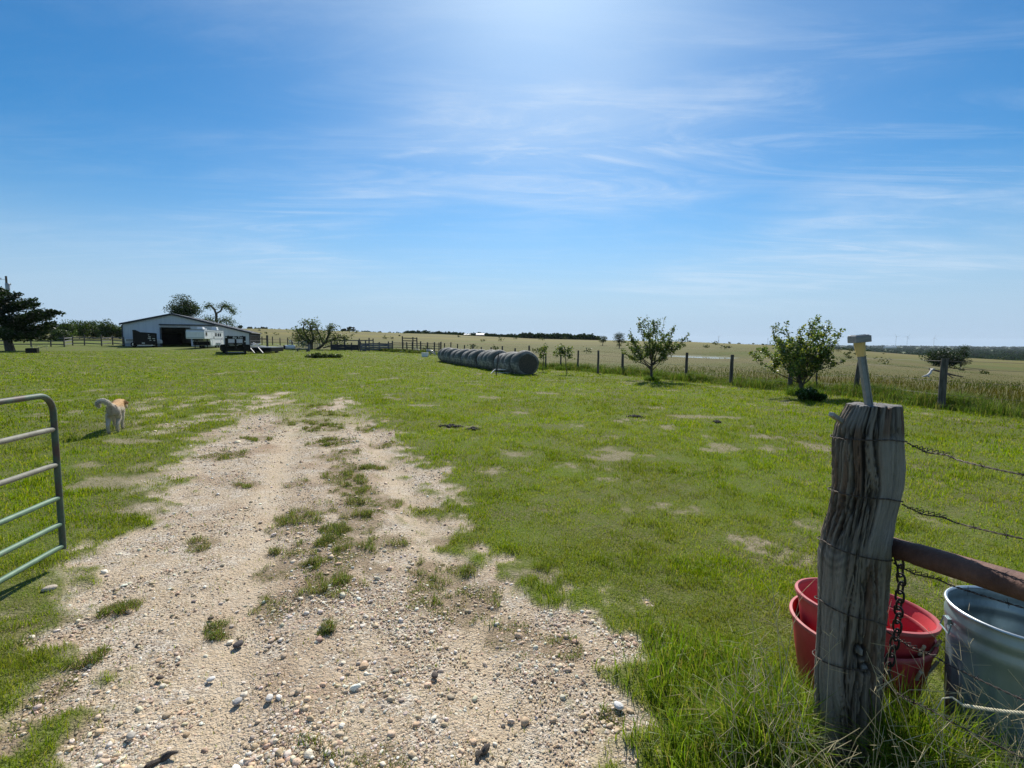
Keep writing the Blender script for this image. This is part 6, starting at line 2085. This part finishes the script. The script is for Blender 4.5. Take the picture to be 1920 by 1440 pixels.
def build_pens():
    """the row of cattle pens in front of the golden field"""
    rr = random.Random(2)

    def seg_fence(name, label, pts, posts_h, rails, mat, rail_r=(.14, .04), extra=None, boards=None):
        P = [gx(p, Y) for p, Y in pts]
        t = thing(name, label, 'fence', P[0], 0, None)
        o = P[0]
        for i, p in enumerate(P):
            hh = posts_h * rr.uniform(.92, 1.12) if not isinstance(posts_h, list) else posts_h[i]
            b = MB(); b.tube([p - o - Vector((0, 0, .15)), p - o + Vector((rr.uniform(-.04, .04), 0, hh))], .085, 8); b.build('fence_post', M['post'], t, True)
        for z in rails:
            for i in range(len(P) - 1):
                b = MB(); a, c = P[i] - o, P[i + 1] - o; b.beam(a + Vector((0, -.08, z)), c + Vector((0, -.08, z + rr.uniform(-.03, .03))), rail_r[1], rail_r[0]); b.build('rail', mat, t)
        return t
    seg_fence('rail_fence', 'weathered wooden rail fence behind the cedar and in front of the thicket', [(-60, 66), (-20, 67), (22, 68), (60, 69), (97, 70), (122, 69), (138, 76), (160, 77), (192, 74), (213, 78), (234, 73)], 1.55, (.35, .8, 1.2), M['boards'])
    seg_fence('board_pen', 'dark solid board pen wall right of the old gnarled tree', [(621, 66), (633, 66), (647, 66), (659, 66), (672, 66)], [1.25, 1.1, 1.65, 1.1, 1.35], (.18, .36, .54, .72), mat_plain('dark_boards', (.02, .02, .024), (.045, .045, .052), .85, scale=9, stretch=(.3, 1, 1)), (.185, .05))
    seg_fence('rail_fence', 'wooden top rail standing above the dark board pen wall', [(622, 70), (646, 70), (674, 70), (700, 70)], [1.5, 1.7, 1.6, 1.6], (1.32,), M['boards'])
    seg_fence('board_pen', 'grey blue board pen wall left of the tall gate posts', [(676, 65), (686, 65), (692, 65.5), (711, 65.5), (728, 65.5), (736, 65.5)], [1.3, 1.4, 1.75, 1.2, 1.3, 1.35], (.22, .46, .72, .95), mat_plain('blue_boards', (.075, .08, .10), (.15, .155, .175), .8, scale=9, stretch=(.3, 1, 1)), (.2, .05))
    seg_fence('pen_gateway', 'tall wooden pen gateway with a high crossbar', [(755, 66), (774, 66), (782, 66)], [2.0, 1.9, 1.85], (1.4, 1.75), M['post'], (.12, .1))
    seg_fence('rail_fence', 'dark rail fence joining the tall pen gateway to the farthest bale', [(736, 64), (755, 64), (763, 63), (773, 62), (789, 61), (802, 60), (814, 59), (826, 58)], 1.35, (.3, .6, .9, 1.15), M['post'], (.07, .05))
    seg_fence('rail_fence', 'wire and stake fence along the field edge right of the barn', [(492, 86), (512, 86), (526, 85), (540, 86), (560, 84), (580, 84), (600, 82)], 1.35, (.5, 1.0), M['steel'], (.03, .03))
    def tyre(b, k): b.wheel((0, 0, .42), .42, .22, 'Y')
    solo('old_tyre', 'dark tyre leaning on the pens between the two board walls', 'tyre', 682, 658, tyre, M['rubber'], .3)


build_pens()


# ------------------------------------------------------------------ far things
def build_far():
    # utility pole behind the cedar
    g_ = gx(23, 70); k = 70 / F
    t = thing('utility_pole', 'tall wooden utility pole with a grey transformer rising over the cedar', 'pole', g_)
    top = CAM_H + (632 - 520) * k - g_.z
    b = MB(); b.tube([(0, 0, -.2), (0, 0, top)], [.17, .12], 10); b.build('pole', M['post'], t, True)
    b = MB(); b.lathe([(.001, -.55), (.24, -.5), (.26, .4), (.2, .5), (.001, .52)], 14, (.22, -.1, top - 1.5)); b.build('transformer', M['grey'], t, True)
    for x, z in ((-.75, -.35), (.55, -1.1)):
        b = MB(); b.lathe([(.001, -.16), (.06, -.15), (.07, 0), (.03, .12), (.001, .14)], 8, (x, 0, top + z)); b.tube([(0, 0, top + z - .12), (x, 0, top + z - .12)], .025, 6); b.build('insulator', M['grey'], t, True)
    # farmhouse roofs on the skyline
    for px, w, hh, Y, lab in [(900, 15, 5.5, 352, 'long white roofed farm shed in the far treeline'), (876, 12, 3.5, 358, 'lower white farm roof left of the long white shed'), (1666, 22, 3.0, 1500, 'tiny white shed roof far off in the right valley')]:
        g_ = gx(px, Y); k = Y / F; W_ = w * k; z = hh * k
        if Y > 1000: g_.z = CAM_H + (646 - 652) * k
        t = thing('farm_shed', lab, 'shed', g_)
        b = MB(); b.box((0, 0, z * .25), (W_, 6, z * .9)); b.build('wall', M['inside'] if Y < 1000 else M['far_white'], t)
        b = MB(); rz = (R(90))
        b.add([(-W_ / 2, -4, z * .45), (W_ / 2, -4, z * .45), (W_ / 2, 0, z), (-W_ / 2, 0, z), (-W_ / 2, 4, z * .45), (W_ / 2, 4, z * .45)], [(0, 1, 2, 3), (3, 2, 5, 4), (0, 3, 4), (1, 5, 2)]); b.build('roof', M['far_white'], t)
    # fallen bleached limb on the right pasture
    g_ = gp(1765, 708); k = g_.y / F
    W = lambda px, py, dy=0: Vector(((px - 1765) * k, dy, (707 - py) * k))
    b = MB(); b.tube([W(1729, 706), W(1741, 703, .1), W(1748, 700, .2), W(1753, 695, .3), W(1756, 691, .2)], [.04, .06, .07, .06, .05], 7); b.tube([W(1741, 703, .1), W(1744, 708)], .035, 6); b.tube([W(1755, 692, .2), W(1765, 693, .8)], [.06, .05], 6)
    o = b.build('dead_limb', M['dead'], None, True); o.location = g_; setp(o, 'bleached white crooked dead limb on the pasture before the spreading oak', 'dead limb')
    b = MB(); b.tube([W(1762, 692, .8), W(1780, 697, .6), W(1795, 702, .4), W(1812, 706, .2)], [.05, .055, .05, .03], 7); b.tube([W(1786, 699, .5), W(1788, 708)], .03, 6)
    o = b.build('dead_limb', M['bark'], None, True); o.location = g_; setp(o, 'long dark dead limb slanting to the ground right of the bleached one', 'dead limb')
    # distant line towers and wind turbines
    grey = mat_plain('far_grey', (.30, .33, .36), (.36, .39, .42), .7, scale=.1)
    for px, Y, hh, lab in [(1345, 3000, 14, 'faint tall line tower on the horizon between the fruit trees'), (1437, 3400, 11, 'faint line tower just behind the left edge of the leaning fruit tree')]:
        X = (px - 960) / F * Y; z0 = h(X, Y); hh = CAM_H + hh * Y / F - z0
        b = MB(); b.tube([(0, 0, 0), (0, 0, hh)], [1.3, .7], 6); b.beam((-8, 0, hh * .93), (8, 0, hh * .93), 1, 1); b.beam((-6, 0, hh * .8), (6, 0, hh * .8), 1, 1)
        o = b.build('line_tower', grey, None); o.location = (X, Y, z0); setp(o, lab, 'tower', 'faint towers on the horizon')
    for px, Y, hh, an, lab in [(1676, 6200, 15, .2, 'faint wind turbine on the horizon left of the other two, right of the path light'), (1697, 6400, 15, .9, 'faint wind turbine on the horizon, middle one of three'), (1747, 6800, 13, 1.5, 'faint wind turbine on the horizon just left of the spreading oak')]:
        X = (px - 960) / F * Y; z0 = h(X, Y); hh = CAM_H + hh * Y / F - z0
        t = thing('wind_turbine', lab, 'turbine', (X, Y, z0), 0, 'faint wind turbines on the horizon')
        b = MB(); b.tube([(0, 0, 0), (0, 0, hh)], [1.9, 1.3], 8); b.box((0, -2, hh), (5, 12, 5)); b.build('tower', grey, t, True)
        for q in range(3):
            a = an + q * 2.094
            b = MB(); b.tube([(0, -9, hh), (math.cos(a) * 20, -9, hh + math.sin(a) * 20), (math.cos(a) * 50, -9, hh + math.sin(a) * 50)], [1.0, 1.4, .4], 6); b.build('blade', grey, t, True)


build_far()


# ------------------------------------------------------------------ air
def build_haze():
    b = MB(); b.box((0, 0, 60), (25600, 25600, 190))
    m, nt, N, L = new_mat('air')
    out = N('ShaderNodeOutputMaterial'); v = N('ShaderNodeVolumePrincipled')
    v.inputs['Color'].default_value = (.72, .84, .95, 1); v.inputs['Density'].default_value = HAZE_D; v.inputs['Anisotropy'].default_value = .2
    L(v.outputs[0], out.inputs['Volume'])
    o = b.build('haze', m, None); o['kind'] = 'stuff'; o['label'] = 'thin bluish haze over the far plain'; o['category'] = 'haze'


HAZE_D = 4.5e-5
build_haze()
